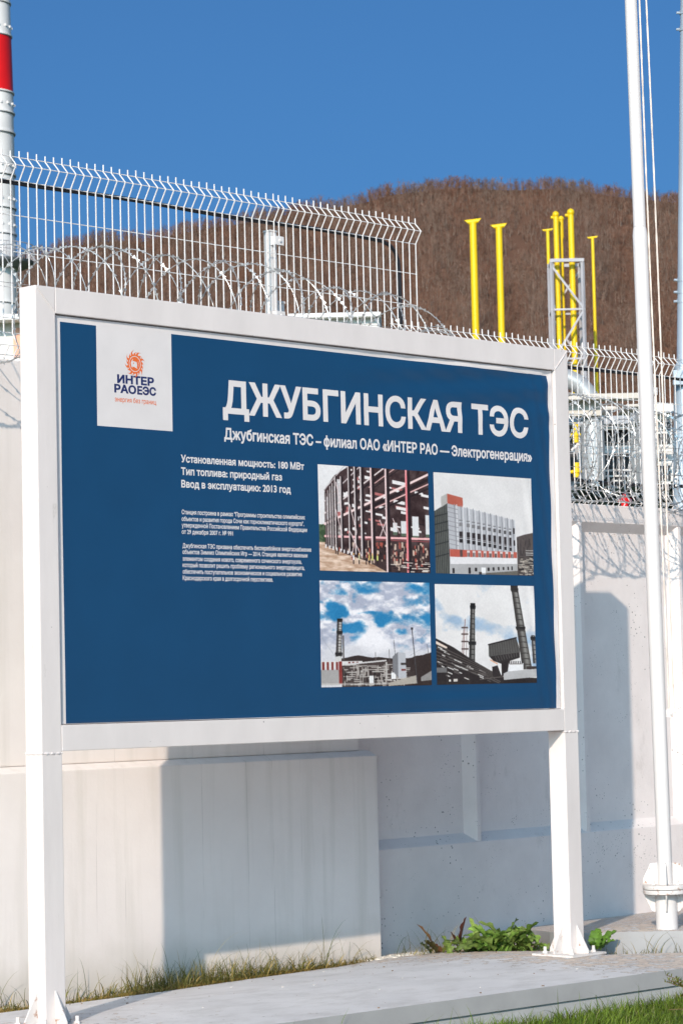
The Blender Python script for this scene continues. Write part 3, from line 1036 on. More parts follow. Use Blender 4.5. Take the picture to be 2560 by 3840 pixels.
def pic_building():
    c = Canvas(PW, PH, px8(216, 210, 206))
    n = c.noise(3, 3, 4, 3)
    c.a += ((n - 0.5) * 16)[..., None]
    c.poly([(0.83, 0.61), (0.90, 0.585), (1.0, 0.56), (1.0, 1.0), (0.83, 1.0)], px8(84, 74, 70))
    hn = c.noise(60, 14, 7, 3)
    c.put((c.U > 0.83) & (c.V > 0.62) & (c.V < 0.80) & (hn > 0.55), px8(64, 56, 54))
    r = np.random.default_rng(3)
    for k in range(90):
        u = 0.84 + 0.16 * r.random(); v = 0.80 + 0.2 * r.random()
        c.rect(u, v, u + 0.02 + 0.04 * r.random(), v + 0.007, px8(186, 174, 160) if r.random() > 0.5 else px8(50, 44, 40))
    for v in (0.74, 0.765, 0.785):
        c.rect(0.92, v, 1.0, v + 0.008, px8(176, 170, 164))
    # scaffolded side
    c.poly([(0.0, 0.385), (0.13, 0.30), (0.14, 1.0), (0.0, 1.0)], px8(92, 92, 86))
    for k in range(8):
        c.line((0.008 + 0.018 * k, 0.385 - 0.011 * k), (0.012 + 0.018 * k, 1.0), 0.008, px8(50, 50, 48))
    for v in (0.42, 0.50, 0.585, 0.70, 0.82):
        c.line((0.0, v + 0.02), (0.135, v - 0.02), 0.012, px8(48, 48, 46))
    # main facade
    tl, tr, bl, br = (0.13, 0.30), (0.815, 0.44), (0.145, 0.99), (0.83, 0.99)
    c.poly([tl, tr, br, bl], px8(178, 176, 178))
    c.poly([(0.13, 0.205), (0.285, 0.238), (0.287, 0.335), (0.132, 0.302)], px8(178, 92, 74))
    c.poly([(0.07, 0.24), (0.13, 0.205), (0.13, 0.30), (0.07, 0.345)], px8(176, 170, 164))
    for i in range(11):
        a = (i + 0.9) / 11.4
        u = 0.135 + 0.685 * a ** 0.93
        vt = 0.30 + 0.14 * a
        c.line((u, vt), (u + 0.012, 0.80), 0.012, px8(140, 138, 140))
        c.line((u + 0.022, vt), (u + 0.030, 0.80), 0.012, px8(210, 206, 206))
    for k in range(10):
        v = 0.34 + 0.045 * k
        c.line((0.135, v), (0.235, v + 0.02), 0.006, px8(134, 130, 132))
    for i in range(10):
        a = (i + 0.5) / 10
        u = 0.235 + 0.545 * a - (0.02 if i == 0 else 0)
        ww = 0.036 - 0.014 * a
        v0 = 0.455 + 0.075 * a
        c.rect(u, v0, u + ww, v0 + 0.010, px8(110, 106, 106))
        c.rect(u, v0 + 0.03, u + ww, v0 + 0.065, px8(132 - 60 * a, 128 - 60 * a, 128 - 60 * a))
        c.rect(u, v0 + 0.09 + 0.03 * (1 - a), u + ww, v0 + 0.168, px8(48, 40, 40))
        c.rect(u, v0 + 0.172, u + ww, v0 + 0.182, px8(70, 60, 60))
        c.rect(u, v0 + 0.192, u + ww, v0 + 0.228, px8(38, 32, 32))
    c.rect(0.795, 0.52, 0.812, 0.58, px8(48, 40, 40))
    c.rect(0.797, 0.645, 0.814, 0.70, px8(48, 40, 40))
    c.poly([(0.143, 0.757), (0.826, 0.765), (0.827, 0.825), (0.145, 0.832)], px8(182, 88, 72))
    for i in range(9):
        u = 0.315 + 0.056 * i
        c.rect(u, 0.765, u + 0.030, 0.83, px8(208, 196, 192))
        c.rect(u + 0.004, 0.785, u + 0.012, 0.826, px8(50, 34, 32))
        c.rect(u + 0.017, 0.785, u + 0.025, 0.826, px8(50, 34, 32))
    c.rect(0.245, 0.76, 0.272, 0.83, px8(90, 70, 66))
    c.poly([(0.145, 0.832), (0.827, 0.826), (0.828, 0.885), (0.147, 0.905)], px8(222, 216, 214))
    c.poly([(0.147, 0.905), (0.828, 0.885), (0.83, 1.0), (0.15, 1.0)], px8(170, 166, 164))
    for (u, w_, v0, v1) in ((0.165, 0.022, 0.945, 0.995), (0.325, 0.024, 0.935, 0.995), (0.39, 0.024, 0.935, 0.97), (0.52, 0.02, 0.93, 0.965), (0.572, 0.018, 0.925, 0.96), (0.625, 0.018, 0.92, 0.955), (0.675, 0.018, 0.92, 0.95), (0.725, 0.016, 0.915, 0.95), (0.765, 0.014, 0.91, 0.95)):
        c.rect(u, v0, u + w_, v1, px8(42, 36, 36))
    c.rect(0.455, 0.93, 0.50, 0.985, px8(236, 232, 230))
    c.poly([(0.50, 0.985), (0.83, 0.955), (0.83, 1.0), (0.50, 1.0)], px8(104, 98, 90))
    c.rect(0.43, 0.975, 0.46, 1.0, px8(60, 52, 50))
    return c.a

def clouds(c, seed, lo, hi, blue, white, grey, fx=3, fy=4):
    n = c.noise(fx, fy, seed, 6)
    n2 = c.noise(fx * 3, fy * 4, seed + 1, 5)
    k = np.clip((n + 0.28 * (n2 - 0.5) - lo) / (hi - lo), 0, 1)[..., None]
    sh = np.clip((n2 - 0.40) * 3.2, 0, 1)[..., None]
    c.a[:] = blue * (1 - k) + (grey * (1 - sh) + white * sh) * k
    return n, n2

def stack(c, u0, v0, u1, v1, w0, w1, dark, light, bands, ring):
    """leaning banded chimney from its top (u0, v0) to its foot, paler towards its right side"""
    a = np.clip((c.V - v0) / (v1 - v0), 0, 1)
    w_ = w0 + (w1 - w0) * a
    x = (c.U - (u0 + (u1 - u0) * a)) / w_
    m = (np.abs(x) < 1) & (c.V >= v0) & (c.V <= v1)
    lum = np.exp(-((x - 0.25) / 0.55) ** 2)
    col = dark + (light - dark) * lum[..., None]
    ph = (a * bands - 0.12 * x * x) % 1.0
    col = np.where((ph < 0.16)[..., None], dark * 0.9, col)
    c.put(m, col)
    for q, k in ring:
        u, v = u0 + (u1 - u0) * q, v0 + (v1 - v0) * q
        c.rect(u - w1 * k, v, u + w1 * k, v + 0.022, dark * 0.7)
        c.rect(u - w1 * k * 0.92, v + 0.022, u + w1 * k * 0.92, v + 0.035, dark * 0.9)

def pic_clouds():
    c = Canvas(PW, PH, px8(0, 0, 0))
    blue, white, grey = px8(42, 122, 168), px8(232, 226, 226), px8(168, 170, 184)
    clouds(c, 20, 0.24, 0.44, blue, white, grey, 4, 5)
    n2 = c.noise(5, 6, 33, 5)
    # clear blue holes, as on the print
    for (uu, vv, ru, rv) in ((0.05, 0.33, 0.16, 0.14), (0.06, 0.24, 0.1, 0.05), (0.86, 0.06, 0.13, 0.05), (0.25, 0.43, 0.16, 0.06), (0.54, 0.36, 0.10, 0.07), (0.76, 0.50, 0.16, 0.05), (0.92, 0.54, 0.10, 0.035), (0.16, 0.09, 0.09, 0.05), (0.45, 0.30, 0.12, 0.022)):
        d = ((c.U - uu) / ru) ** 2 + ((c.V - vv) / rv) ** 2 + (n2 - 0.5) * 5.5
        k = np.clip((0.75 - d) * 1.1, 0, 1)[..., None]
        c.a[:] = c.a * (1 - k) + blue * k
    # the tall bright cloud in the middle
    d = np.abs(c.U - 0.46) - (0.02 + 0.62 * np.clip(c.V - 0.35, 0, 1) ** 0.9) - (n2 - 0.5) * 0.16
    k = np.clip(-d * 14, 0, 1)[..., None] * (c.V > 0.34)[..., None]
    c.a[:] = c.a * (1 - k) + (white * 1.0 - 26 * np.clip((c.V - 0.55) * 2, 0, 1)[..., None] * n2[..., None]) * k
    k = np.clip((c.V - 0.58 - (n2 - 0.5) * 0.3) * 12, 0, 1)[..., None]
    c.a[:] = c.a * (1 - k) + px8(206, 202, 204) * k
    dk = px8(52, 40, 36)
    hill = 0.735 - 0.03 * np.exp(-((c.U - 0.33) / 0.10) ** 2) - 0.012 * np.exp(-((c.U - 0.52) / 0.06) ** 2) - 0.05 * np.clip((c.U - 0.78) / 0.22, 0, 1) - 0.02 * (c.noise(26, 2, 51, 3) - 0.5) * (c.U > 0.78)
    c.put((c.V > hill) & (c.U > 0.18), dk)
    # plant: red striped hall, pipework, white blocks
    c.rect(0.0, 0.757, 0.365, 0.83, px8(214, 208, 204))
    for i in range(4):
        c.rect(0.01 + 0.04 * i, 0.765, 0.03 + 0.04 * i, 0.84, px8(124, 52, 44))
    for i in range(3):
        c.rect(0.24 + 0.035 * i, 0.765, 0.26 + 0.035 * i, 0.79, px8(110, 50, 44))
    c.rect(0.0, 0.84, 0.17, 0.98, px8(162, 156, 152))
    c.rect(0.155, 0.76, 0.185, 0.97, px8(130, 52, 46))
    r = np.random.default_rng(17)
    c.poly([(0.185, 0.80), (0.60, 0.755), (0.72, 0.80), (0.74, 1.0), (0.185, 1.0)], px8(70, 58, 54))
    for k in range(150):
        u = 0.19 + 0.55 * r.random(); v = 0.78 + 0.21 * r.random()
        if r.random() > 0.5:
            c.rect(u, v, u + 0.03 + 0.10 * r.random(), v + 0.008, px8(188, 180, 172))
        else:
            c.rect(u, v, u + 0.008, v + 0.03 + 0.08 * r.random(), px8(170, 160, 152) if r.random() > 0.35 else px8(36, 28, 26))
    c.line((0.20, 0.79), (0.58, 0.755), 0.014, px8(206, 200, 196))
    c.rect(0.425, 0.90, 0.465, 0.97, px8(226, 222, 218))
    c.rect(0.575, 0.77, 0.59, 0.93, px8(184, 176, 168))
    c.rect(0.625, 0.87, 0.67, 0.935, px8(226, 222, 218))
    c.poly([(0.64, 0.72), (0.69, 0.675), (0.76, 0.685), (0.765, 0.92), (0.70, 0.93), (0.64, 0.86)], px8(178, 176, 178))
    c.poly([(0.64, 0.72), (0.69, 0.675), (0.69, 0.92), (0.64, 0.86)], px8(120, 118, 120))
    c.rect(0.715, 0.78, 0.765, 0.80, px8(56, 48, 44))
    c.rect(0.72, 0.84, 0.76, 0.855, px8(110, 44, 40))
    c.rect(0.77, 0.86, 0.84, 0.91, px8(60, 48, 44))
    c.poly([(0.60, 0.97), (0.86, 0.90), (0.87, 0.98), (0.60, 1.0)], px8(170, 160, 148))
    c.poly([(0.90, 0.92), (1.0, 0.86), (1.0, 0.95), (0.90, 0.96)], px8(140, 134, 130))
    c.rect(0, 0.965, 0.60, 0.985, px8(206, 198, 190), 0.5)
    # stack and masts
    stack(c, 0.172, 0.355, 0.155, 0.745, 0.022, 0.026, px8(52, 46, 44), px8(196, 190, 184), 15, [(0.0, 0.9), (0.30, 1.05), (0.82, 1.25)])
    c.rect(0.195, 0.515, 0.205, 0.745, px8(84, 76, 72))
    c.rect(0.125, 0.715, 0.18, 0.757, px8(200, 196, 192))
    c.line((0.825, 0.45), (0.865, 0.98), 0.010, px8(70, 66, 68))
    c.rect(0.816, 0.438, 0.836, 0.458, px8(50, 46, 48))
    c.line((0.655, 0.565), (0.665, 0.70), 0.006, px8(90, 84, 84))
    c.line((0.61, 0.65), (0.613, 0.76), 0.006, px8(110, 104, 104))
    c.line((0.485, 0.675), (0.487, 0.75), 0.006, px8(130, 124, 122))
    c.line((0.965, 0.60), (0.975, 0.69), 0.005, px8(90, 84, 84))
    c.line((0.0, 0.52), (0.13, 0.72), 0.003, px8(150, 150, 156))
    c.line((0.94, 0.63), (0.80, 0.71), 0.003, px8(150, 150, 156))
    c.a += (np.random.default_rng(4).normal(0, 6, c.a.shape[:2]))[..., None]
    return c.a

def pic_stacks():
    c = Canvas(PW, PH, px8(222, 216, 212))
    n = c.noise(3, 4, 71, 6)
    n2 = c.noise(7, 8, 72, 5)
    band = np.exp(-((c.V - (0.30 + 0.26 * c.U)) / 0.13) ** 2)
    k = np.clip((n + 0.4 * (n2 - 0.5) + 0.24 * band - 0.62) * 5, 0, 1)[..., None]
    c.a[:] = c.a * (1 - k) + px8(158, 178, 198) * k
    c.a += ((n2 - 0.5) * 14)[..., None]
    dk = px8(44, 36, 34)
    lt = px8(128, 124, 118)
    # lattice mast
    c.line((0.29, 0.35), (0.262, 0.72), 0.010, px8(150, 118, 112))
    c.line((0.275, 0.42), (0.245, 0.72), 0.007, px8(130, 104, 100))
    c.line((0.305, 0.42), (0.29, 0.72), 0.007, px8(150, 130, 126))
    for v in (0.425, 0.49, 0.565, 0.64):
        c.rect(0.25 - 0.02 * (v - 0.42), v, 0.315, v + 0.014, px8(80, 64, 60))
    stack(c, 0.37, 0.185, 0.345, 0.80, 0.022, 0.031, px8(42, 38, 36), px8(120, 116, 110), 12, [(0.0, 0.8), (0.04, 0.95), (0.63, 1.25)])
    stack(c, 0.795, 0.0, 0.905, 0.86, 0.034, 0.050, px8(60, 54, 50), px8(134, 130, 124), 15, [(0.0, 0.75), (0.03, 0.8), (0.49, 1.0)])
    stack(c, 0.975, 0.51, 0.995, 0.80, 0.02, 0.03, px8(60, 56, 54), px8(150, 146, 142), 6, [(0.05, 1.0)])
    # pipe rack sweeping down to the right
    c.poly([(0.0, 0.54), (0.17, 0.63), (0.36, 0.765), (0.545, 0.875), (0.66, 0.93), (1.0, 0.95), (1.0, 1.0), (0.0, 1.0)], dk)
    c.poly([(0.0, 0.565), (0.105, 0.625), (0.105, 0.645), (0.0, 0.595)], px8(226, 204, 188))
    r = np.random.default_rng(23)
    for k in range(70):
        u = 0.60 * r.random(); v0 = 0.57 + 0.62 * u + 0.03 + 0.25 * r.random()
        if v0 > 0.97: continue
        L = 0.02 + 0.05 * r.random()
        c.line((u, v0), (u + L, v0 + 0.45 * L), 0.010, px8(206, 200, 194) if r.random() > 0.5 else px8(90, 82, 78))
    for k in range(6):
        c.line((0.0, 0.60 + 0.035 * k), (0.56, 0.885 + 0.012 * k), 0.007, px8(92, 84, 78))
    c.rect(0.0, 0.83, 0.10, 0.88, px8(110, 106, 104))
    c.rect(0.115, 0.95, 0.135, 0.97, px8(220, 214, 206)); c.rect(0.16, 0.945, 0.20, 0.97, px8(200, 190, 180))
    c.line((0.42, 0.955), (0.66, 0.93), 0.008, px8(100, 92, 86))
    c.line((0.10, 0.64), (0.10, 1.0), 0.008, px8(60, 52, 48)); c.line((0.31, 0.74), (0.31, 1.0), 0.008, px8(60, 52, 48))
    # intake house on legs
    c.poly([(0.515, 0.605), (0.80, 0.535), (0.835, 0.66), (0.83, 0.69), (0.515, 0.725)], px8(86, 82, 78))
    for k in range(12):
        c.line((0.53 + 0.024 * k, 0.605 - 0.0055 * k), (0.535 + 0.025 * k, 0.715 - 0.004 * k), 0.006, px8(56, 50, 48))
    c.line((0.515, 0.605), (0.80, 0.535), 0.014, px8(36, 30, 30))
    c.poly([(0.52, 0.725), (0.83, 0.685), (0.83, 0.74), (0.64, 0.80), (0.56, 0.77)], px8(46, 40, 38))
    for k in range(9):
        c.line((0.58 + 0.027 * k, 0.725 - 0.004 * k), (0.60 + 0.025 * k, 0.775 - 0.006 * k), 0.006, px8(104, 98, 94))
    c.poly([(0.64, 0.78), (0.72, 0.77), (0.70, 0.90), (0.64, 0.93)], px8(40, 32, 30))
    c.poly([(0.545, 0.83), (0.60, 0.815), (0.64, 0.93), (0.55, 0.93)], px8(48, 40, 38))
    c.line((0.53, 0.76), (0.60, 0.80), 0.010, px8(214, 150, 110))
    c.rect(0.715, 0.795, 0.865, 0.885, px8(226, 222, 220))
    for k in range(8):
        c.rect(0.72 + 0.018 * k, 0.775, 0.728 + 0.018 * k, 0.80, dk)
    c.rect(0.72, 0.80, 0.86, 0.808, px8(120, 110, 104))
    c.rect(0.90, 0.83, 1.0, 0.86, px8(60, 50, 46))
    c.poly([(0.66, 0.90), (0.70, 0.88), (1.0, 0.855), (1.0, 0.94), (0.66, 0.965)], px8(178, 174, 172))
    c.rect(0.66, 0.965, 1.0, 1.0, px8(40, 32, 30))
    return c.a

def print_picture(arr, quad, label):
    q = np.pad(arr, ((1, 1), (1, 1), (0, 0)), 'edge')
    arr = sum(q[i:i + arr.shape[0], j:j + arr.shape[1]] * (4 - abs(i - 1) - abs(j - 1) * 1.0) for i in range(3) for j in range(3)) / 24.0
    tone = Canvas(arr.shape[1], arr.shape[0], (0, 0, 0))
    arr = arr + ((tone.noise(5, 5, 91, 6) - 0.5) * 16 + (tone.noise(90, 70, 92, 2) - 0.5) * 12)[..., None]
    arr = arr.reshape(arr.shape[0] // 2, 2, arr.shape[1] // 2, 2, 3).mean((1, 3))
    h, w_, _ = arr.shape
    x0, x1, z1, z0 = quad
    xs = np.linspace(x0, x1, w_ + 1)
    zs = np.linspace(z1, z0, h + 1)
    v = np.empty(((h + 1) * (w_ + 1), 3), np.float32)
    ZZ, XX = np.meshgrid(zs, xs, indexing='ij')
    D = dispv(XX, ZZ)
    v[:, 0] = XX.ravel(); v[:, 1] = (BY + D - 0.0009).ravel(); v[:, 2] = ZZ.ravel()
    i, j = np.mgrid[0:h, 0:w_]
    k = i * (w_ + 1) + j
    f = np.stack([k, k + w_ + 1, k + w_ + 2, k + 1], -1).reshape(-1, 4)
    c = np.clip(arr, 0, 255) / 255.0
    c = np.where(c < 0.04045, c / 12.92, ((c + 0.055) / 1.055) ** 2.4)
    return link('picture_print', fast_mesh('picture_print', v, f, M_PRINT, colors=(c * 1.0).reshape(-1, 3)), banner, label)

print_picture(pic_frame(), (1.866, 2.712, 2.643, 2.097), 'printed picture of a steel building frame going up')
print_picture(pic_building(), (2.756, 3.578, 2.642, 2.098), 'printed picture of a pale hall with a red band')
print_picture(pic_clouds(), (1.862, 2.702, 2.046, 1.500), 'printed picture of a plant below a cloudy blue sky')
print_picture(pic_stacks(), (2.744, 3.574, 2.040, 1.501), 'printed picture of two chimneys and a dark pipe rack')

# ------------------------------------------------------------------ welded mesh fences on top of the walls
def fence_panel(xa, xb, zt, x_first=None):
    """one panel of white wires with a V fold near the top and near the foot; zt: tip of the wires"""
    m = MB()
    Y = 1.500
    tip = -0.047
    o = zt - 4.407
    prof = [(4.407, 0), (4.372, 0), (4.321, tip), (4.246, 0), (3.416, 0), (3.346, tip), (3.285, 0), (3.262, 0)]
    n = int(round((xb - xa) / 0.060))
    for i in range(n + 1):
        x = xa + i * 0.060
        jx = 0.0025 * math.sin(i * 12.9 + xa * 7)
        m.tube([(x + jx * (1 if k < 3 else 0.3), Y + d, z + o + (0.004 * math.sin(i * 7.7) if k == 0 else 0)) for k, (z, d) in enumerate(prof)], 0.0040, 6)
    for z, d in ((4.374, 0), (4.321, tip), (4.246, 0), (4.057, 0), (3.860, 0), (3.667, 0), (3.420, 0), (3.346, tip), (3.300, 0)):
        m.tube([(xa - 0.012, Y + d + 0.006, z + o), ((xa + xb) / 2, Y + d + 0.006, z + o + 0.002), (xb + 0.012, Y + d + 0.006, z + o)], 0.0028, 6)
    return m

def fence_post(x, z0, z1, parent):
    m = MB()
    m.box(x - 0.028, 1.530, z0, x + 0.028, 1.584, z1)
    p = part('post', m, M_FENCE, parent, bevel=0.006)
    m = MB()
    m.box(x - 0.031, 1.527, z1 + 0.0005, x + 0.031, 1.587, z1 + 0.012)
    part('post_cap', m, M_FENCE, p, bevel=0.003)
    for zc in (z1 - 0.055, z1 - 0.50, z0 + 0.22):
        m = MB()
        m.box(x - 0.024, 1.4895, zc - 0.026, x + 0.046, 1.4935, zc + 0.026)
        m.box(x - 0.027, 1.4940, zc - 0.026, x - 0.0235, 1.529, zc + 0.026)
        m.tube([(x + 0.012, 1.4895, zc), (x + 0.012, 1.481, zc)], 0.009, 6)
        part('clamp', m, M_FENCE, p, bevel=0.001)
    return p

fl = thing('mesh_fence', 'higher white welded mesh fence with folded tips, standing on the tall wall', 'fence', (2.5, 1.5, 3.25))
for xa, xb in ((-1.92, 0.54), (0.605, 3.065), (3.105, 4.305)):
    part('mesh_panel', fence_panel(xa, xb, 4.407), M_FENCE, fl, smooth=True)
fence_post(3.088, 3.251, 4.19, fl)
fence_post(0.57, 3.251, 4.19, fl)
fr = thing('mesh_fence', 'lower white welded mesh fence with folded tips, standing on the concrete panel wall', 'fence', (7.0, 1.5, 2.675))
for xa, xb in ((4.075, 6.655), (6.715, 9.175), (9.235, 11.695)):
    part('mesh_panel', fence_panel(xa, xb, 3.760), M_FENCE, fr, smooth=True)
fence_post(6.69, 2.676, 3.54, fr)
fence_post(9.21, 2.676, 3.54, fr)

# thin tension wires tied round the post
def catenary(p, q, sag, n=24):
    p, q = V(*p), V(*q)
    return [p.lerp(q, i / n) - V(0, 0, sag * 4 * (i / n) * (1 - i / n)) for i in range(n + 1)]

def cable(pts, r, name, label, cat, mat, group=None):
    m = MB()
    m.tube(pts, r, 8)
    o = link(name, m.mesh(name, mat, True))
    tag(o, label, cat, group)
    return o
pts = [(-1.9, 1.525, 4.243)] + [(x, 1.525, 4.243 + 0.005 * math.sin(x * 4)) for x in np.arange(-1.5, 3.95, 0.25)]
pts += [(4.02, 1.525, 4.238), (4.09, 1.525, 4.220), (4.14, 1.525, 4.185), (4.165, 1.525, 4.13), (4.175, 1.525, 4.05), (4.177, 1.525, 3.9), (4.178, 1.525, 3.7), (4.179, 1.525, 3.40), (4.18, 1.525, 3.26)]
cable(pts, 0.0125, 'black_cable', 'black cable strung under the tips of the higher fence and turning down at its end', 'cable', M_DARK)
cable([(x, 1.525, 3.590 + 0.005 * math.sin(x * 3)) for x in np.arange(4.05, 11.5, 0.25)], 0.0115, 'black_cable', 'black cable strung below the folded tips of the lower fence', 'cable', M_DARK)
cable([(x, 1.522, 2.838 + 0.008 * math.sin(x * 3.7)) for x in np.arange(4.05, 11.5, 0.2)], 0.0125, 'black_cable', 'black cable along the foot of the lower fence', 'cable', M_DARK)
m = MB()
m.box(3.165, 1.4955 + 0.11, 3.251, 3.245, 1.69, 3.785)
m.box(3.160, 1.60, 3.7855, 3.250, 1.695, 3.800)
tag(part('short_post', m, M_FENCE, None, bevel=0.004), 'short white post stub with a flat cap beside the taller fence post', 'post')

# ------------------------------------------------------------------ razor wire coils
def razor(name, label, xa, xb, yc, zc, r, pitch, seed, drop=0.0, tail=None):
    rr = np.random.default_rng(seed)
    m = MB()
    root = None
    for hand, ph in ((1, -math.pi / 2), (-1, 0.25 - math.pi / 2), (1, 1.9)):
        turns = (xb - xa) / pitch
        n = int(turns * 34)
        pts = []
        for i in range(n + 1):
            t = i / 34 * 2 * math.pi
            x = xa + pitch * i / 34
            rad = r * (1 + 0.05 * math.sin(t * 0.37 + seed))
            sag = 0.03 * math.sin(x * 2.3 + seed) - (drop * max(0, (x - xb + 0.75) / 0.75) ** 1.6 if drop else 0)
            px = x + 0.02 * math.sin(t * 1.7 + hand)
            py = yc + hand * rad * 0.92 * math.cos(t + ph)
            pz = zc + rad * math.sin(t + ph) + sag
            if py > 1.470: py = 1.470 + (py - 1.470) * 0.06          # the coil leans against the mesh
            pts.append(V(px, py, pz))
        m.tube(pts, 0.0027, 5)
        # barbs: small sheet blades pointing both ways
        acc = 0
        for i in range(1, n):
            acc += (pts[i] - pts[i - 1]).length
            if acc > 0.058:
                acc = 0
                k = (pts[i + 1] - pts[i - 1]).normalized()
                a = rr.random() * math.pi * 2
                s1 = k.cross(V(math.cos(a), math.sin(a), 0.3)).normalized()
                p = pts[i]
                L, hw = 0.022, 0.0105
                nrm = k.cross(s1) * 0.0006
                poly = [p - k * L + s1 * hw, p - k * L * 0.25 + s1 * 0.003, p + k * L * 0.25 + s1 * 0.003, p + k * L + s1 * hw, p + k * L - s1 * hw, p + k * L * 0.25 - s1 * 0.003, p - k * L * 0.25 - s1 * 0.003, p - k * L - s1 * hw]
                m.prism([q - nrm for q in poly], nrm * 2)
    # straight support wires through the coil
    for yy, zz in ((yc - 0.02, zc + r * 0.30), (yc + 0.10, zc - r * 0.2)):
        m.tube(catenary((xa, yy, zz), (xb, yy, zz), 0.02), 0.0016, 5)
    o = link(name, m.mesh(name, M_RAZOR, False, fix=False))
    return tag(o, label, 'razor wire', 'razor wire coils along the wall tops')
razor('razor_wire', 'razor wire coil in even arcs on the tall wall, in front of the higher fence', -1.9, 4.25, 1.14, 3.535, 0.320, 0.44, 3, drop=0.35)
razor('razor_wire', 'tangled razor wire coil on the low panel wall, in front of the lower fence', 4.35, 9.6, 1.13, 2.965, 0.325, 0.40, 8)
razor('razor_wire', 'looser second razor wire coil lying low along the panel wall top', 4.75, 9.4, 1.02, 2.93, 0.245, 0.50, 21)

# ------------------------------------------------------------------ the flagpole
fb = V(4.608, -0.055, 0.0635)
lean = V(-0.0148, 0.0, 1.0)
def fp(z):
    return fb + lean * z
pole = thing('flagpole', 'tall white flagpole with a flanged foot, to the right of the sign', 'flagpole', fb)
m = MB(); m.tube([fp(-0.03), fp(0.212)], 0.0640, 24)
part('foot_tube', m, M_POLE, pole, smooth=True)
m = MB(); m.tube([fp(0.205), fp(0.2285)], 0.133, 32)
part('flange', m, M_RUSTY, pole, smooth=True, bevel=0.002)
m = MB(); m.tube([fp(0.232), fp(0.2555)], 0.133, 32)
part('flange', m, M_RUSTY, pole, smooth=True, bevel=0.002)
m = MB(); m.tube([fp(0.2556), fp(4.02), fp(4.05), fp(4.085), fp(4.10)], [0.0430, 0.0435, 0.0440, 0.0400, 0.0372], 24)
shaft = part('pole_tube', m, M_POLE, pole, smooth=True)
m = MB(); m.tube([fp(4.101), fp(9.2)], [0.0368, 0.0340], 24)
part('pole_tube', m, M_POLE, pole, smooth=True)
for k in range(4):
    a = YAW * 0 + math.radians(-2 + 90 * k + 40)
    d = V(math.cos(a), math.sin(a), 0)
    t_ = V(-d.y, d.x, 0) * 0.004
    p0 = fp(0.256)
    m = MB()
    m.prism([p0 + d * 0.0425 - t_, p0 + d * 0.130 - t_, p0 + d * 0.130 + V(0, 0, 0.03) - t_, p0 + d * 0.085 + V(0, 0, 0.122) - t_, p0 + d * 0.0425 + V(0, 0, 0.125) - t_], t_ * 2)
    part('gusset', m, M_RUSTY, pole, bevel=0.001)
    p0 = fp(0.2045)
    m = MB()
    m.prism([p0 + d * 0.0635 - t_, p0 + d * 0.128 - t_, p0 + d * 0.120 - V(0, 0, 0.02) - t_, p0 + d * 0.0835 - V(0, 0, 0.10) - t_, p0 + d * 0.0635 - V(0, 0, 0.108) - t_], t_ * 2)
    part('gusset', m, M_RUSTY, pole, bevel=0.001)
    for da in (-22, 22):
        aa = a + math.radians(45 + da * 0.0)
    d2 = V(math.cos(a + math.pi / 4), math.sin(a + math.pi / 4), 0)
    m = MB()
    m.tube([fp(0.2556) + d2 * 0.100, fp(0.270) + d2 * 0.100], 0.0115, 6)
    m.tube([fp(0.270) + d2 * 0.100, fp(0.283) + d2 * 0.100], 0.006, 8)
    part('bolt', m, M_RUSTY, pole)
    m = MB()
    m.tube([fp(0.2045) + d2 * 0.100, fp(0.190) + d2 * 0.100], 0.0115, 6)
    part('bolt', m, M_RUSTY, pole)
rd = SIDE
m = MB()
zc = 1.245
c0 = fp(zc)
m.prism([c0 + rd * 0.040 - VIEW * 0.006 + V(0, 0, -0.024), c0 + rd * 0.084 - VIEW * 0.006 + V(0, 0, -0.024), c0 + rd * 0.096 - VIEW * 0.006 + V(0, 0, -0.010), c0 + rd * 0.096 - VIEW * 0.006 + V(0, 0, 0.012), c0 + rd * 0.084 - VIEW * 0.006 + V(0, 0, 0.026), c0 + rd * 0.040 - VIEW * 0.006 + V(0, 0, 0.026)], VIEW * 0.012)
cl = part('cleat', m, M_RUSTY, pole, bevel=0.002)
m = MB()
m.tube([c0 + rd * 0.068 - VIEW * 0.006, c0 + rd * 0.068 - VIEW * 0.016], 0.010, 8)
part('bolt', m, M_RUSTY, cl)
def rope(off0, off1, seed):
    n = 150
    pts, rad = [], []
    rr = np.random.default_rng(seed)
    for i in range(n + 1):
        s = i / n
        z = 1.27 + 7.8 * s
        o_ = off0 + (off1 - off0) * min(1, s * 1.0) + 0.004 * math.sin(s * 9 + seed)
        pts.append(fp(z) + rd * o_ - VIEW * (0.004 + 0.002 * math.sin(s * 33)))
        rad.append(0.0050 + 0.0010 * math.sin(i * 2.4) + 0.0004 * rr.random())
    mm = MB()
    mm.tube(pts, rad, 6)
    return part('halyard', mm, M_ROPE, pole, smooth=True)
rope(0.056, 0.050, 1)
rope(0.092, 0.094, 5)

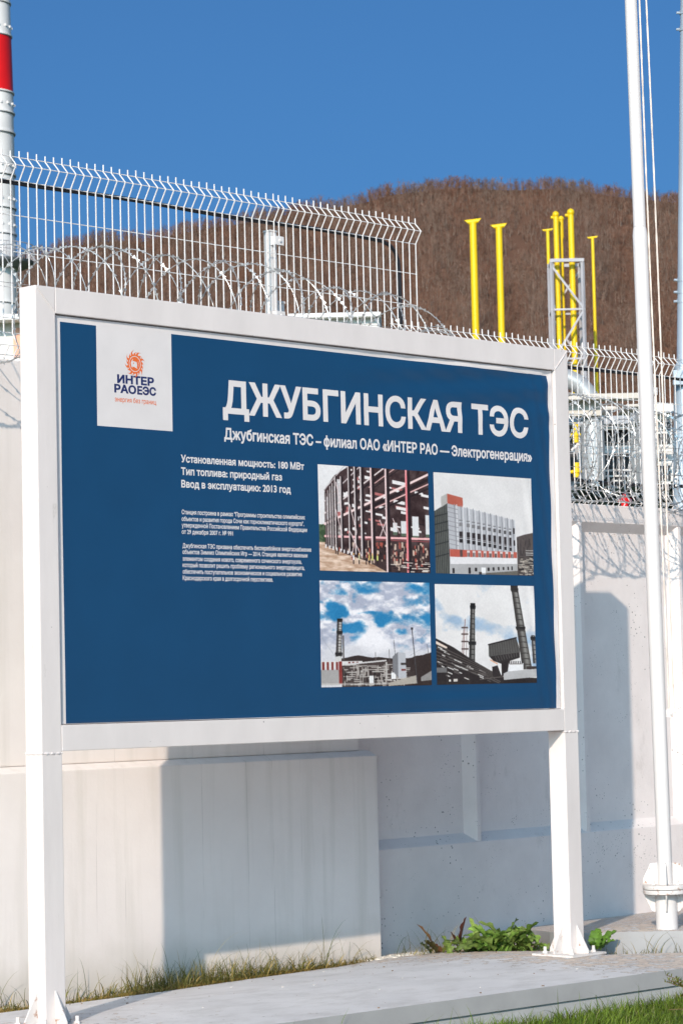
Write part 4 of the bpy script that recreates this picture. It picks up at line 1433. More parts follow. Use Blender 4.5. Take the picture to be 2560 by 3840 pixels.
# ------------------------------------------------------------------ wooded hill
_RT = [(-40, .03), (0, .06), (18, .10), (30, .140), (36, .150), (38.8, .1600), (39.6, .1655), (40.0, .1680), (40.4, .1708), (41.2, .1735), (42.0, .1728), (42.6, .1745), (43.2, .1772), (44.0, .1788), (44.85, .1815), (45.7, .1842),
       (46.5, .1852), (46.9, .1862), (47.3, .1890), (48.1, .1902), (48.9, .1915), (50.1, .1896), (51.0, .1897), (51.8, .1880), (52.2, .1862), (53.0, .1842), (53.8, .1818), (56, .178), (60, .165), (70, .13), (85, .10), (110, .06), (140, .03)]
_RA = np.array([a for a, _ in _RT]); _RE = np.array([e for _, e in _RT])
R0, R1 = 420.0, 1200.0
def hill_z(az, r):
    """height above the plain; az in degrees from +Y towards +X as seen from the sign, r in metres"""
    e = np.interp(az, _RA, _RE)
    s = np.clip((r - R0) / (R1 - R0), 0, 1)
    g_ = 0.16 + 0.84 * s ** 0.85
    up = e * r * g_ * np.clip((r - 260) / 160, 0, 1)
    down = np.where(r > R1, (r - R1) * 0.55, 0)
    gul = (np.sin(az * 2.1 + r * 0.006) * 9 + np.sin(az * 5.3 + 1.3 - r * 0.011) * 5.5) * s * (1 - s) * 3.2
    return up - down + gul
azs = np.linspace(-40, 140, 361)
rs = np.concatenate([np.linspace(240, 1190, 56), np.linspace(1200, 1260, 5), np.linspace(1300, 1700, 6)])
AZ, RR = np.meshgrid(azs, rs, indexing='ij')
ZZ = hill_z(AZ, RR) + 1.48
v = np.stack([CAM.x + RR * np.sin(np.radians(AZ)), CAM.y + RR * np.cos(np.radians(AZ)), np.maximum(ZZ, -30)], -1).reshape(-1, 3)
i, j = np.mgrid[0:len(azs) - 1, 0:len(rs) - 1]
k = i * len(rs) + j
f = np.stack([k, k + len(rs), k + len(rs) + 1, k + 1], -1).reshape(-1, 4)
structure('hill', fast_mesh('hill', v, f, M_HILL, smooth=True))

def tree_template(seed):
    """leafless tree about 1 unit tall as a triangle soup: (n,3,3), shade flag per triangle (0 trunk, 1 twig)"""
    r = np.random.default_rng(seed)
    T, F = [], []
    def limb(p, q, w0, w1, fl):
        p, q = np.array(p), np.array(q)
        d = q - p
        for a in (0.0, 2.1):
            s = np.array([math.cos(a), math.sin(a), 0.0])
            s = s - d * (s @ d) / (d @ d + 1e-9)
            T.append([p - s * w0, p + s * w0, q + s * w1]); F.append(fl)
            T.append([p - s * w0, q + s * w1, q - s * w1]); F.append(fl)
    lx, ly = r.normal(0, .03, 2)
    limb((0, 0, 0), (lx, ly, 0.55), 0.020, 0.014, 0)
    limb((lx, ly, 0.55), (lx * 2, ly * 2, 0.95), 0.014, 0.003, 0)
    for k in range(13):
        z = 0.25 + 0.62 * r.random()
        a = r.random() * 6.28
        L = (0.14 + 0.16 * r.random()) * (1.15 - z * 0.6)
        b = np.array([lx * z * 1.8, ly * z * 1.8, z])
        e = b + np.array([math.cos(a) * L, math.sin(a) * L, L * (0.9 + 0.8 * r.random())])
        limb(b, e, 0.008, 0.003, 1)
        for q in range(3):
            s = 0.4 + 0.55 * r.random()
            b2 = b + (e - b) * s
            a2 = a + r.normal(0, 0.9)
            L2 = L * (0.35 + 0.4 * r.random())
            e2 = b2 + np.array([math.cos(a2) * L2 * 0.7, math.sin(a2) * L2 * 0.7, L2 * 1.1])
            w_ = np.array([math.cos(a2 + 1.57), math.sin(a2 + 1.57), 0]) * 0.006
            T.append([b2 - w_, b2 + w_, e2]); F.append(1)
    return np.array(T), np.array(F)
TEM = [tree_template(s) for s in range(7)]
def forest():
    r = np.random.default_rng(5)
    n = 30000
    az = 33 + r.random(n) * 26
    s = r.random(n)
    rad = 430 + (1212 - 430) * s ** 0.72
    az2 = 33 + r.random(1900) * 26                 # a denser row along the skyline
    az = np.concatenate([az, az2]); rad = np.concatenate([rad, 1165 + 45 * r.random(1900)])
    n = len(az)
    z = hill_z(az, rad) + 1.48
    V_, C_ = [], []
    tint_ = np.interp(np.sin(az * 3.7 + rad * 0.013) + r.normal(0, .7, n), [-2, 0, 2], [0, .5, 1])
    for t in range(7):
        idx = np.where(np.arange(n) % 7 == t)[0]
        T, F = TEM[t]
        h = (4.4 + 2.4 * r.random(len(idx))) * (0.55 + 0.45 * rad[idx] / 1200)
        a = r.random(len(idx)) * 6.28
        ca, sa = np.cos(a), np.sin(a)
        P = np.empty((len(idx),) + T.shape)
        P[..., 0] = (T[..., 0][None] * ca[:, None, None] - T[..., 1][None] * sa[:, None, None]) * h[:, None, None] * 1.25
        P[..., 1] = (T[..., 0][None] * sa[:, None, None] + T[..., 1][None] * ca[:, None, None]) * h[:, None, None] * 1.25
        P[..., 2] = T[..., 2][None] * h[:, None, None]
        base = np.stack([CAM.x + rad[idx] * np.sin(np.radians(az[idx])), CAM.y + rad[idx] * np.cos(np.radians(az[idx])), z[idx] - 0.2], -1)
        P += base[:, None, None, :]
        V_.append(P.reshape(-1, 3))
        m_ = tint_[idx][:, None]
        twig = (1 - m_) * np.array([0.205, 0.140, 0.108]) + m_ * np.array([0.21, 0.098, 0.062])
        twig = twig * (0.65 + 0.7 * r.random((len(idx), 1)))
        trunk = np.array([0.235, 0.172, 0.135]) * (0.6 + 0.45 * r.random((len(idx), 1)))
        c = np.where((F == 0)[None, :, None], trunk[:, None, :], twig[:, None, :])
        C_.append(c.reshape(-1, 3))
    V_ = np.concatenate(V_); C_ = np.concatenate(C_)
    return fast_mesh('bare_forest', V_, np.arange(len(V_)).reshape(-1, 3), M_TREES, colors=C_)
o = link('bare_forest', forest())
tag(o, 'leafless brown wood covering the hillside', 'wood', kind='stuff')

# ------------------------------------------------------------------ things beyond the wall
GROUND_FAR = -0.3
# chimney with red and white bands
cc = ray_point(-21, 1900, 125)
chim = thing('chimney', 'tall white chimney with a red band, at the left edge beyond the fence', 'chimney', (cc.x, cc.y, GROUND_FAR))
def zat(py, dist, px=0):
    return ray_point(px, py, dist).z
zr0, zr1 = zat(352, 125), zat(140, 125)
ztop = zat(-700, 125)
rc = lambda z: 1.215 - max(0.0, z - zr0 + 1.5) * 0.022
def chim_seg(z0, z1, mat, name):
    m = MB()
    m.tube([(cc.x, cc.y, z0), (cc.x, cc.y, z1)], [rc(z0), rc(z1)], 48)
    return part(name, m, mat, chim, smooth=True)
zpl = zat(985, 125)
chim_seg(GROUND_FAR, zpl, M_CHIM, 'shaft')
chim_seg(zpl + 0.002, zr0, M_CHIM, 'shaft')
chim_seg(zr0 + 0.002, zr1, M_RED, 'red_band')
chim_seg(zr1 + 0.002, ztop, M_CHIM, 'shaft')
chim_seg(ztop + 0.002, ztop + 9, M_RED, 'red_band')
first = None
for k, py in enumerate((15, 138, 352, 428, 503, 660, 785, 882, 1140)):
    z = zat(py, 125)
    R_ = rc(z)
    m = MB()
    m.tube([(cc.x, cc.y, z - 0.035), (cc.x, cc.y, z + 0.035)], [R_ + 0.055, R_ + 0.055], 48, mi=0)
    m.tube([(cc.x, cc.y, z - 0.075), (cc.x, cc.y, z - 0.036)], [R_ + 0.03, R_ + 0.03], 48, mi=1)
    if k in (1, 3, 5, 6, 7):
        for q in range(18):
            a = 2 * math.pi * q / 18
            p = V(cc.x + math.cos(a) * (R_ + 0.012), cc.y + math.sin(a) * (R_ + 0.012), z + 0.42)
            m.obox(p, V(0.035, 0, 0), V(0, 0.035, 0), V(0, 0, 0.05), 0)
    part('flange_ring', m, [M_CHIM, M_CHIMD], chim, smooth=True)
m = MB()
m.tube([(cc.x, cc.y, zpl - 0.30), (cc.x, cc.y, zpl - 0.12), (cc.x, cc.y, zpl)], [rc(zpl) + 0.4, rc(zpl) + 0.82, rc(zpl) + 0.88], 32)
plat = part('platform', m, M_CHIMD, chim)
m = MB()
for q in range(20):
    a = 2 * math.pi * q / 20
    p = V(cc.x + math.cos(a) * (rc(zpl) + 0.85), cc.y + math.sin(a) * (rc(zpl) + 0.85), zpl)
    m.tube([p, p + V(0, 0, 0.75)], 0.025, 5)
for h in (0.40, 0.75):
    m.tube([(cc.x + math.cos(2 * math.pi * q / 36) * (rc(zpl) + 0.85), cc.y + math.sin(2 * math.pi * q / 36) * (rc(zpl) + 0.85), zpl + h) for q in range(37)], 0.028, 5)
part('railing', m, M_LATT, plat)

def bgbox(name, px0, py0, px1, py1, dist, depth, mat, parent, bevel=0.0, base=None):
    """a real box standing at a distance: its front faces the camera, px/py give its front face"""
    a = ray_point(px0, (py0 + py1) / 2, dist)
    b = ray_point(px1, (py0 + py1) / 2, dist)
    pm = (px0 + px1) / 2
    z1, z0 = ray_point(pm, py0, dist).z, ray_point(pm, py1, dist).z
    if base is not None: z0 = base
    s = V(b.x - a.x, b.y - a.y, 0)
    w_ = s.length
    s.normalize()
    dpt = V(-s.y, s.x, 0)
    c = (V(a.x, a.y, 0) + V(b.x, b.y, 0)) / 2 + dpt * depth / 2 + V(0, 0, (z0 + z1) / 2)
    m = MB()
    m.obox(c, s * w_ / 2, dpt * depth / 2, V(0, 0, (z1 - z0) / 2))
    return part(name, m, mat, parent, bevel=bevel)

# pale building at the far left, white roof edge, pink panels
hb = ray_point(-60, 1300, 60)
bl = thing('plant_building', 'pale building with a white roof edge and pink panel, at the far left', 'building', (hb.x, hb.y, GROUND_FAR))
bgbox('wall', -900, 1214, 380, 1340, 60, 12, M_PLASTER_BG, bl, base=GROUND_FAR)
bgbox('roof', -930, 1184, 400, 1206, 59.4, 13.4, M_FENCE, bl, bevel=0.02)
for x0 in (-560, -250, 51):
    bgbox('pink_panel', x0, 1228, x0 + 150, 1338, 59.96, 0.10, M_PINK, bl)
hb = ray_point(1270, 1300, 45)
b2 = thing('plant_building', 'low white flat-roofed building showing just above the top beam of the sign', 'building', (hb.x, hb.y, GROUND_FAR))
bgbox('wall', 1085, 1192, 1424, 1340, 45, 6, M_PLASTER_BG, b2, base=GROUND_FAR)
bgbox('roof', 1078, 1172, 1428, 1190, 44.8, 6.4, M_FENCE, b2, bevel=0.02)
bgbox('downpipe', 1424.6, 1186, 1431, 1340, 45.2, 0.03, M_GREY, b2, base=GROUND_FAR)

# yellow gas vents
def vent(pxs, pyh, dist, dia, half, hd, label, group='yellow T-headed gas vents'):
    top = ray_point(pxs, pyh, dist)
    t = thing('gas_vent', label, 'vent pipe', (top.x, top.y, GROUND_FAR), group)
    m = MB()
    m.tube([(top.x, top.y, GROUND_FAR), (top.x, top.y, top.z)], dia / 2, 20)
    part('stem', m, M_YELLOW, t, smooth=True)
    ax = (SIDE * 0.97 + V(0, 0, 0.10)).normalized()
    upv = (V(0, 0, 1) - ax * ax.z).normalized()
    c = V(top.x, top.y, top.z + hd * 0.30)
    m = MB()
    n = 18
    ring0, ring1 = [], []
    for k in range(n):
        a = 2 * math.pi * k / n
        o_ = (VIEW * math.cos(a) + upv * math.sin(a)) * hd / 2
        cut = half + math.sin(a) * hd * 0.45
        ring0.append(c - ax * cut + o_)
        ring1.append(c + ax * cut + o_)
    nb = len(m.v)
    m.v += [tuple(p) for p in ring0 + ring1]
    for k in range(n):
        k2 = (k + 1) % n
        m.f.append((k, k2, n + k2, n + k)); m.mi.append(0)
    m.f.append(tuple(range(n))[::-1]); m.f.append(tuple(range(n, 2 * n))); m.mi += [0, 0]
    part('head', m, M_YELLOW, t, smooth=True)
    return t
vent(1772, 836, 78, 0.215, 0.20, 0.145, 'yellow T-headed vent pipe, leftmost and tallest against the hill')
vent(1869, 853, 78, 0.200, 0.20, 0.135, 'yellow T-headed vent pipe just right of the tallest one')
vent(2052, 865, 84, 0.110, 0.155, 0.075, 'thin yellow T-headed vent pipe beside the lattice frame, left of the pipe bundle')
vent(2220, 893, 84, 0.105, 0.150, 0.070, 'thin yellow T-headed vent pipe standing alone right of the lattice frame')
def capped(px, py, dist, dia, label, thin_to=None):
    top = ray_point(px, py, dist)
    t = thing('gas_pipe', label, 'pipe', (top.x, top.y, GROUND_FAR), 'yellow round-capped pipes in the lattice frame')
    m = MB()
    if thin_to:
        zt_ = top.z - 0.65
        m.tube([(top.x, top.y, GROUND_FAR), (top.x, top.y, zt_), (top.x, top.y, zt_ + 0.12), (top.x, top.y, top.z)], [thin_to / 2, thin_to / 2, dia / 2, dia / 2], 18)
    else:
        m.tube([(top.x, top.y, GROUND_FAR), (top.x, top.y, top.z)], dia / 2, 18)
    part('stem', m, M_YELLOW, t, smooth=True)
    m = MB()
    R_ = dia * 0.64
    m.tube([(top.x, top.y, top.z - R_ * 0.9 + 2 * R_ * k / 9) for k in range(10)], [R_ * max(0.12, math.sqrt(max(0, 1 - ((k - 4.5) / 4.6) ** 2))) for k in range(10)], 18)
    part('cap', m, M_YELLOW, t, smooth=True)
    m = MB()
    m.tube([(top.x, top.y, top.z - 0.10), V(top.x, top.y, top.z - 0.07) - SIDE * dia * 0.95], dia * 0.28, 10)
    part('side_outlet', m, M_YELLOW, t, smooth=True)
capped(2082, 806, 80, 0.165, 'thick yellow pipe with a round cap, at the left in the lattice frame')
capped(2102, 822, 80.5, 0.145, 'thinner yellow pipe with a round cap, in the middle of the lattice frame', 0.095)
capped(2138, 798, 80, 0.185, 'thick yellow pipe with a round cap, at the right in the lattice frame')
# lattice frame around them
lf = ray_point(2124, 985, 79.6)
lat = thing('lattice_frame', 'grey steel lattice frame around the yellow round-capped pipes', 'frame', (lf.x, lf.y, GROUND_FAR))
ztp, zmd, zlo = ray_point(2124, 982, 79.6).z, ray_point(2124, 1160, 79.6).z, ray_point(2124, 1345, 79.6).z
wl = 0.47
cor = {}
for sx in (-1, 1):
    for sy in (0, 1):
        p = V(lf.x, lf.y, 0) + SIDE * sx * wl + VIEW * (sy * 1.0)
        cor[(sx, sy)] = p
        m = MB(); m.bar((p.x, p.y, GROUND_FAR), (p.x, p.y, ztp), 0.085)
        part('leg', m, M_LATT, lat)
def L(p, z): return (p.x, p.y, z)
for sy in (0, 1):
    A_, B_ = cor[(-1, sy)], cor[(1, sy)]
    for z in (ztp + 0.05, zmd, zlo):
        m = MB(); m.bar(L(A_ - SIDE * 0.05, z), L(B_ + SIDE * 0.05, z), 0.10 if z > ztp else 0.055)
        part('cross_beam', m, M_LATT, lat)
    for (za, zb_) in ((ztp - 0.12, zmd + 0.02),):
        m = MB(); m.bar(L(A_, za) if sy == 0 else L(B_, za), L(B_, zb_) if sy == 0 else L(A_, zb_), 0.06)
        part('brace', m, M_LATT, lat)
    m = MB(); m.bar(L(B_, zmd - 0.03) if sy == 0 else L(A_, zmd - 0.03), L(A_, zlo) if sy == 0 else L(B_, zlo), 0.06)
    part('brace', m, M_LATT, lat)
for sx in (-1, 1):
    for z in (ztp + 0.05, zmd, zlo):
        m = MB(); m.bar(L(cor[(sx, 0)], z), L(cor[(sx, 1)], z), 0.05)
        part('cross_beam', m, M_LATT, lat)

# plant equipment seen through the lower fence
D1 = 58.0
e0 = ray_point(2040, 1425, D1)
duct = thing('exhaust_duct', 'grey insulated duct with an elbow bending down, seen through the lower fence', 'duct', (e0.x, e0.y, GROUND_FAR))
def rp(px, py, d=D1): return ray_point(px, py, d)
arc = [rp(1960, 1404), rp(2060, 1408), rp(2125, 1418), rp(2165, 1438), rp(2196, 1468), rp(2212, 1505), rp(2218, 1545), rp(2219, 1600)]
m = MB()
den = []
for a, b in zip(arc[:-1], arc[1:]):
    den += [a, a.lerp(b, 0.5)]
den.append(arc[-1])
m.tube(den, 0.205, 24)
part('elbow', m, M_SILVER, duct, smooth=True)
for q in (3, 6, 9, 11):
    m = MB()
    k = (den[q + 1] - den[q - 1]).normalized()
    m.tube([den[q] - k * 0.025, den[q] + k * 0.025], 0.222, 24)
    part('seam_ring', m, M_SILVER, duct, smooth=True)
c_ = rp(2219, 1600)
m = MB(); m.tube([(c_.x, c_.y, GROUND_FAR), (c_.x, c_.y, rp(2219, 1575).z)], 0.26, 28)
part('riser', m, M_SILVER, duct, smooth=True)
st = rp(2130, 1480, 56)
roofb = thing('pipe_bridge', 'long pale beige beam crossing behind the lower fence', 'beam', (st.x, st.y, GROUND_FAR))
bgbox('beam', 2050, 1476, 2412, 1497, 57.2, 0.5, M_BEIGE, roofb, bevel=0.01)
bgbox('flange', 2050, 1500, 2250, 1560, 57.6, 0.4, M_BEIGE, roofb)
for px in (2075, 2408):
    bgbox('column', px, 1497.5, px + 12, 1880, 57.4, 0.2, M_GREY, roofb, base=GROUND_FAR)
ml = rp(2300, 1600, 55)
mod = thing('equipment_module', 'grey machine module with dark openings and white rails, behind the lower fence', 'machine', (ml.x, ml.y, GROUND_FAR))
bgbox('housing', 2060, 1592, 2455, 1880, 60.2, 3, M_GREY, mod, base=GROUND_FAR)
bgbox('duct', 2060, 1560, 2420, 1592, 59.4, 1.5, M_GREY, mod, bevel=0.02)
for (x0, y0, x1, y1) in ((2265, 1612, 2362, 1664), (2268, 1702, 2365, 1758), (2268, 1768, 2360, 1810), (2098, 1702, 2160, 1800), (2120, 1600, 2150, 1690)):
    bgbox('opening', x0, y0, x1, y1, 60.1, 0.08, M_VOID, mod)
for (x0, y0, x1, y1) in ((2262, 1598, 2366, 1610), (2262, 1672, 2400, 1684), (2262, 1688, 2370, 1698), (2262, 1760, 2380, 1765), (2270, 1782, 2360, 1787), (2270, 1800, 2362, 1805)):
    bgbox('rail', x0, y0, x1, y1, 59.6, 0.10, M_FENCE, mod)
for (x0, y0, x1, y1) in ((2366, 1612, 2410, 1880), (2110, 1600, 2118, 1860), (2168, 1600, 2176, 1860)):
    bgbox('panel', x0, y0, x1, y1, 59.9, 0.12, M_PLASTER_BG, mod)
m = MB(); m.bar(rp(2140, 1690, 58.6), rp(2178, 1650, 58.6), 0.16, 0.05)
part('sloping_hood', m, M_FENCE, mod)
# small roof pieces above it
for (x0, y0, x1, y1, lab) in ((2266, 1522, 2312, 1538, 'small cream tank roof under the beige beam'), (2345, 1514, 2420, 1526, 'thin cream canopy under the beige beam, left of the flagpole')):
    c_ = rp((x0 + x1) / 2, y1, 62)
    t = thing('canopy', lab, 'canopy', (c_.x, c_.y, GROUND_FAR))
    bgbox('roof', x0, y0, x1, y1, 62, 2, M_BEIGE, t, bevel=0.05)
    bgbox('support', (x0 + x1) / 2 - 6, y1 + 1, (x0 + x1) / 2 + 6, 1800, 62.5, 0.1, M_GREY, t, base=GROUND_FAR)
c_ = rp(2480, 1540, 50)
sh = thing('plant_building', 'white shed with a two-step roof between flagpole and grey post', 'building', (c_.x, c_.y, GROUND_FAR))
bgbox('roof', 2425, 1512, 2525, 1545, 49.5, 3.5, M_FENCE, sh, bevel=0.03)
bgbox('roof', 2432, 1549, 2520, 1572, 49.8, 3.0, M_FENCE, sh, bevel=0.03)
bgbox('wall', 2430, 1574, 2522, 1880, 50, 3, M_PLASTER_BG, sh, base=GROUND_FAR)
for (x0, y0, x1, y1) in ((2462, 1626, 2510, 1662), (2462, 1700, 2500, 1725), (2478, 1580, 2512, 1612), (2462, 1745, 2512, 1800)):
    bgbox('opening', x0, y0, x1, y1, 49.95, 0.06, M_VOID, sh)
for y in (1678, 1690, 1736):
    bgbox('rail', 2455, y, 2520, y + 5, 49.7, 0.08, M_BEIGE, sh)
# yellow valve posts
for (px, y0, y1, lab) in ((2157, 1585, 1660, 'yellow pipe stub seen through the lower fence, upper of the two'), (2160, 1735, 1790, 'short yellow valve pipe seen through the lower fence, lower of the two')):
    p0, p1 = rp(px, y1, 54), rp(px, y0, 54)
    t = thing('valve_pipe', lab, 'pipe', (p0.x, p0.y, p0.z))
    m = MB(); m.tube([p0, p0.lerp(p1, 0.3), p0.lerp(p1, 0.32), p0.lerp(p1, 0.45), p0.lerp(p1, 0.47), p1], [0.065, 0.065, 0.085, 0.085, 0.065, 0.065], 14)
    part('stem', m, M_YELLOW, t, smooth=True)
    m = MB(); m.tube([p0.lerp(p1, 0.38) - SIDE * 0.16, p0.lerp(p1, 0.38) + SIDE * 0.10], 0.035, 8)
    part('handle', m, M_YELLOW, t, smooth=True)
# dark hedge strip that shows at the foot of the lower fence
hd = rp(2300, 1850, 40)
m = MB()
a_, b_ = rp(2080, 1850, 40), rp(2640, 1850, 40)
ztop_ = rp(2300, 1818, 40).z
rr = np.random.default_rng(2)
vv_, cc_ = [], []
for k in range(9000):
    s = rr.random()
    p = a_.lerp(b_, s) + VIEW * rr.random() * 1.2
    z = GROUND_FAR + (ztop_ - GROUND_FAR + 0.08 * math.sin(s * 40)) * math.sqrt(rr.random())
    u = V(*rr.normal(0, 1, 3)).normalized() * 0.09
    w_ = u.cross(V(*rr.normal(0, 1, 3))).normalized() * 0.05
    c = V(p.x, p.y, z)
    vv_ += [c - u, c + w_, c + u, c - w_]
    cc_.append(np.array([0.018, 0.030, 0.022]) * (0.4 + rr.random()))
tag(link('hedge', fast_mesh('hedge', np.array([tuple(q) for q in vv_]), np.arange(len(vv_)).reshape(-1, 4), M_LEAF, colors=np.array(cc_))), 'dark evergreen hedge behind the foot of the lower fence', 'hedge')
p0 = rp(2340, 1880, 36)
t = thing('hydrant', 'small red hydrant in front of the dark hedge, behind the lower fence', 'hydrant', (p0.x, p0.y, GROUND_FAR))
zt_ = rp(2340, 1852, 36).z
m = MB(); m.tube([(p0.x, p0.y, GROUND_FAR), (p0.x, p0.y, zt_ - 0.05), (p0.x, p0.y, zt_ - 0.04), (p0.x, p0.y, zt_)], [0.05, 0.05, 0.035, 0.02], 12)
part('barrel', m, M_RED, t, smooth=True)
m = MB(); m.tube([V(p0.x, p0.y, zt_ - 0.09) - SIDE * 0.09, V(p0.x, p0.y, zt_ - 0.09) + SIDE * 0.09], 0.025, 10)
part('outlet', m, M_RED, t, smooth=True)

# grey lamp post at the right edge
lp = ray_point(2561, 1400, 24)
post = thing('lamp_post', 'grey galvanised post with clamp bolts, at the right edge behind the fence', 'post', (lp.x, lp.y, GROUND_FAR))
zj = ray_point(2549, 1385, 24).z
lv = -0.022
def lpt(z): return V(lp.x, lp.y, z) + SIDE * (z - zj) * 0.040
m = MB(); m.tube([lpt(GROUND_FAR), lpt(zj)], 0.085, 20)
part('pole_tube', m, M_LAMP, post, smooth=True)
m = MB(); m.tube([lpt(zj + 0.001), lpt(zj + 0.03), lpt(zj + 0.06), lpt(10.5)], [0.085, 0.085, 0.062, 0.056], 20)
part('pole_tube', m, M_LAMP, post, smooth=True)
for py in (48, 110, 1050, 1095, 1130, 1420):
    z = ray_point(2549, py, 24).z
    m = MB(); m.tube([lpt(z) - SIDE * 0.095, lpt(z) - SIDE * 0.05], 0.012, 8); m.tube([lpt(z - 0.02), lpt(z + 0.02)], 0.066 if z > zj else 0.09, 20)
    part('band_clamp', m, M_LAMP, post, smooth=True)
m = MB()
z0, z1 = ray_point(2549, 1450, 24).z, ray_point(2549, 1395, 24).z
m.obox(lpt((z0 + z1) / 2) - SIDE * 0.02 - VIEW * 0.12, SIDE * 0.09, VIEW * 0.035, V(0, 0, (z1 - z0) / 2))
part('junction_box', m, M_LAMP, post, bevel=0.006)

# ------------------------------------------------------------------ grass and weeds
class Blades:
    def __init__(self, seed):
        self.r = np.random.default_rng(seed)
        self.V, self.F, self.C, self.n = [], [], [], 0
    def blade(self, p, h, lean, az, w, col, curl=1.0, seg=5):
        """ribbon that rises from p, leans towards az and droops"""
        d = np.array([math.cos(az), math.sin(az), 0.0])
        s = np.array([-math.sin(az + 0.6), math.cos(az + 0.6), 0.0]) * w / 2
        pts = []
        x = z = 0.0
        ang = lean * 0.35
        for k in range(seg + 1):
            t = k / seg
            c = np.array(p) + d * x + np.array([0, 0, z])
            ww = s * (1 - t) ** 0.7 * (0.75 + 0.5 * min(1, t * 4)) + s * 0.04
            pts += [c - ww, c + ww]
            ang += lean * curl * (0.25 + 1.3 * t) / seg * 1.6
            x += math.sin(ang) * h / seg
            z += math.cos(ang) * h / seg
        self.V += pts
        for k in range(seg):
            b = self.n + 2 * k
            self.F.append((b, b + 1, b + 3, b + 2))
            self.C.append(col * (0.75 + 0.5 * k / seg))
        self.n += 2 * (seg + 1)
    def build(self, name, mat):
        return fast_mesh(name, np.array(self.V), np.array(self.F), mat, colors=np.array(self.C))

G1, G2, G3 = np.array([0.060, 0.080, 0.018]), np.array([0.25, 0.215, 0.050]), np.array([0.42, 0.30, 0.10])
def gcol(r, dry):
    a = r.random()
    base = G1 * (1 - a) + G2 * a
    return (G3 * (0.6 + 0.6 * r.random()) if r.random() < dry else base) * (0.7 + 0.6 * r.random())

def xdens(x):
    """how thick the grass stands along the wall"""
    pts = [(-5, .5), (0.2, .55), (0.55, .45), (0.9, .28), (1.25, .35), (1.55, .8), (1.9, 1.0), (2.2, 1.0), (2.5, .85), (2.9, .7), (3.2, .28), (3.5, .10), (3.62, .0)]
    return np.interp(x, [p[0] for p in pts], [p[1] for p in pts])
gb = Blades(31)
r = gb.r
cnt = 0
edge_y = lambda x: np.interp(x, [-5, 1.6, 2.3, 3.05, 3.6], [0.955, 0.955, 1.025, 1.065, 1.22])
while cnt < 6200:
    x = -2.2 + 5.8 * r.random()
    if r.random() > xdens(x) * (0.45 + 0.55 * (math.sin(x * 9.1) * math.sin(x * 23.7 + 1) > -0.35)): continue
    y0 = edge_y(x)
    y = y0 + (1.262 - y0) * r.random() ** 1.1
    tall = r.random()
    h = 0.035 + 0.115 * r.random() * (0.45 + 0.8 * xdens(x))
    if tall > 0.94: h = 0.13 + 0.14 * r.random()
    if tall > 0.9965: h = 0.28 + 0.14 * r.random()
    lean = (0.8 + 1.9 * r.random()) if h < 0.15 and r.random() < 0.8 else (0.15 + 0.9 * r.random())
    az = r.random() * 6.28
    if y > 1.15 and math.sin(az) > 0: az = -az
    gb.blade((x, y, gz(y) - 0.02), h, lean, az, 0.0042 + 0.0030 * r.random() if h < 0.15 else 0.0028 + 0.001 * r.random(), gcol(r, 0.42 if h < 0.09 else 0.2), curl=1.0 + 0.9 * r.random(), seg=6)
    cnt += 1
# scattered blades among the weeds at the right and in the joint between the slabs
for k in range(520):
    if k < 260: x, y = 3.72 + 0.5 * r.random(), 1.06 + 0.30 * r.random()
    elif k < 330: x, y = 4.0 + 0.6 * r.random(), 0.9 + 0.5 * r.random()
    else:
        t_ = r.random(); x, y = 4.06 + 1.0 * t_, 0.12 - 1.02 * t_ + 0.03 * r.normal()
    h = 0.03 + 0.07 * r.random() if r.random() < 0.80 else 0.12 + 0.16 * r.random()
    if k >= 330: h *= 0.8
    gb.blade((x, y, gz(y) - 0.03), h, 0.3 + 1.2 * r.random(), r.random() * 6.28, 0.0034, gcol(r, 0.25), seg=5)
tag(link('grass', gb.build('grass', M_GRASS)), 'wild grass with dry stalks along the foot of the wall', 'grass', kind='stuff')
# dead thatch at the slab edge
gb = Blades(77); r = gb.r
for k in range(2600):
    x = 0.2 + 3.3 * r.random()
    if r.random() > xdens(x): continue
    y = edge_y(x) + 0.07 * r.random()
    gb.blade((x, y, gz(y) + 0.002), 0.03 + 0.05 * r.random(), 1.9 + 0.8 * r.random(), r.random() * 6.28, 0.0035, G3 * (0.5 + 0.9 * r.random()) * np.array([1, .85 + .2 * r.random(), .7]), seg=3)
tag(link('dry_thatch', gb.build('dry_thatch', M_GRASS)), 'brown dead grass thatch lying along the slab edge', 'grass', kind='stuff')
# the lawn
gb = Blades(5); r = gb.r
L1, L2 = np.array([0.085, 0.155, 0.016]), np.array([0.24, 0.32, 0.035])
for k in range(21000):
    x = 0.4 + 5.0 * r.random()
    y = FRONT(x) - 0.005 - 1.25 * r.random() ** 1.25
    a = r.random()
    pat = 0.5 + 0.5 * math.sin(x * 6.3 + 2 * y) * math.sin(y * 7.1 - x)
    h = 0.045 + 0.055 * r.random() + 0.02 * pat
    if r.random() > 0.988: h = 0.13 + 0.11 * r.random()
    c = (L1 * (1 - a) + L2 * a) * (0.55 + 0.6 * r.random()) * (0.75 + 0.4 * pat)
    if r.random() < 0.06: c = np.array([0.36, 0.33, 0.14]) * (0.6 + 0.6 * r.random())
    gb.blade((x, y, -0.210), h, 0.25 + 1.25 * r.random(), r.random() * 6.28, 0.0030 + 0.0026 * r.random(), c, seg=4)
tag(link('lawn', gb.build('lawn', M_GRASS)), 'rough bright lawn in front of the kerb', 'grass', kind='stuff')

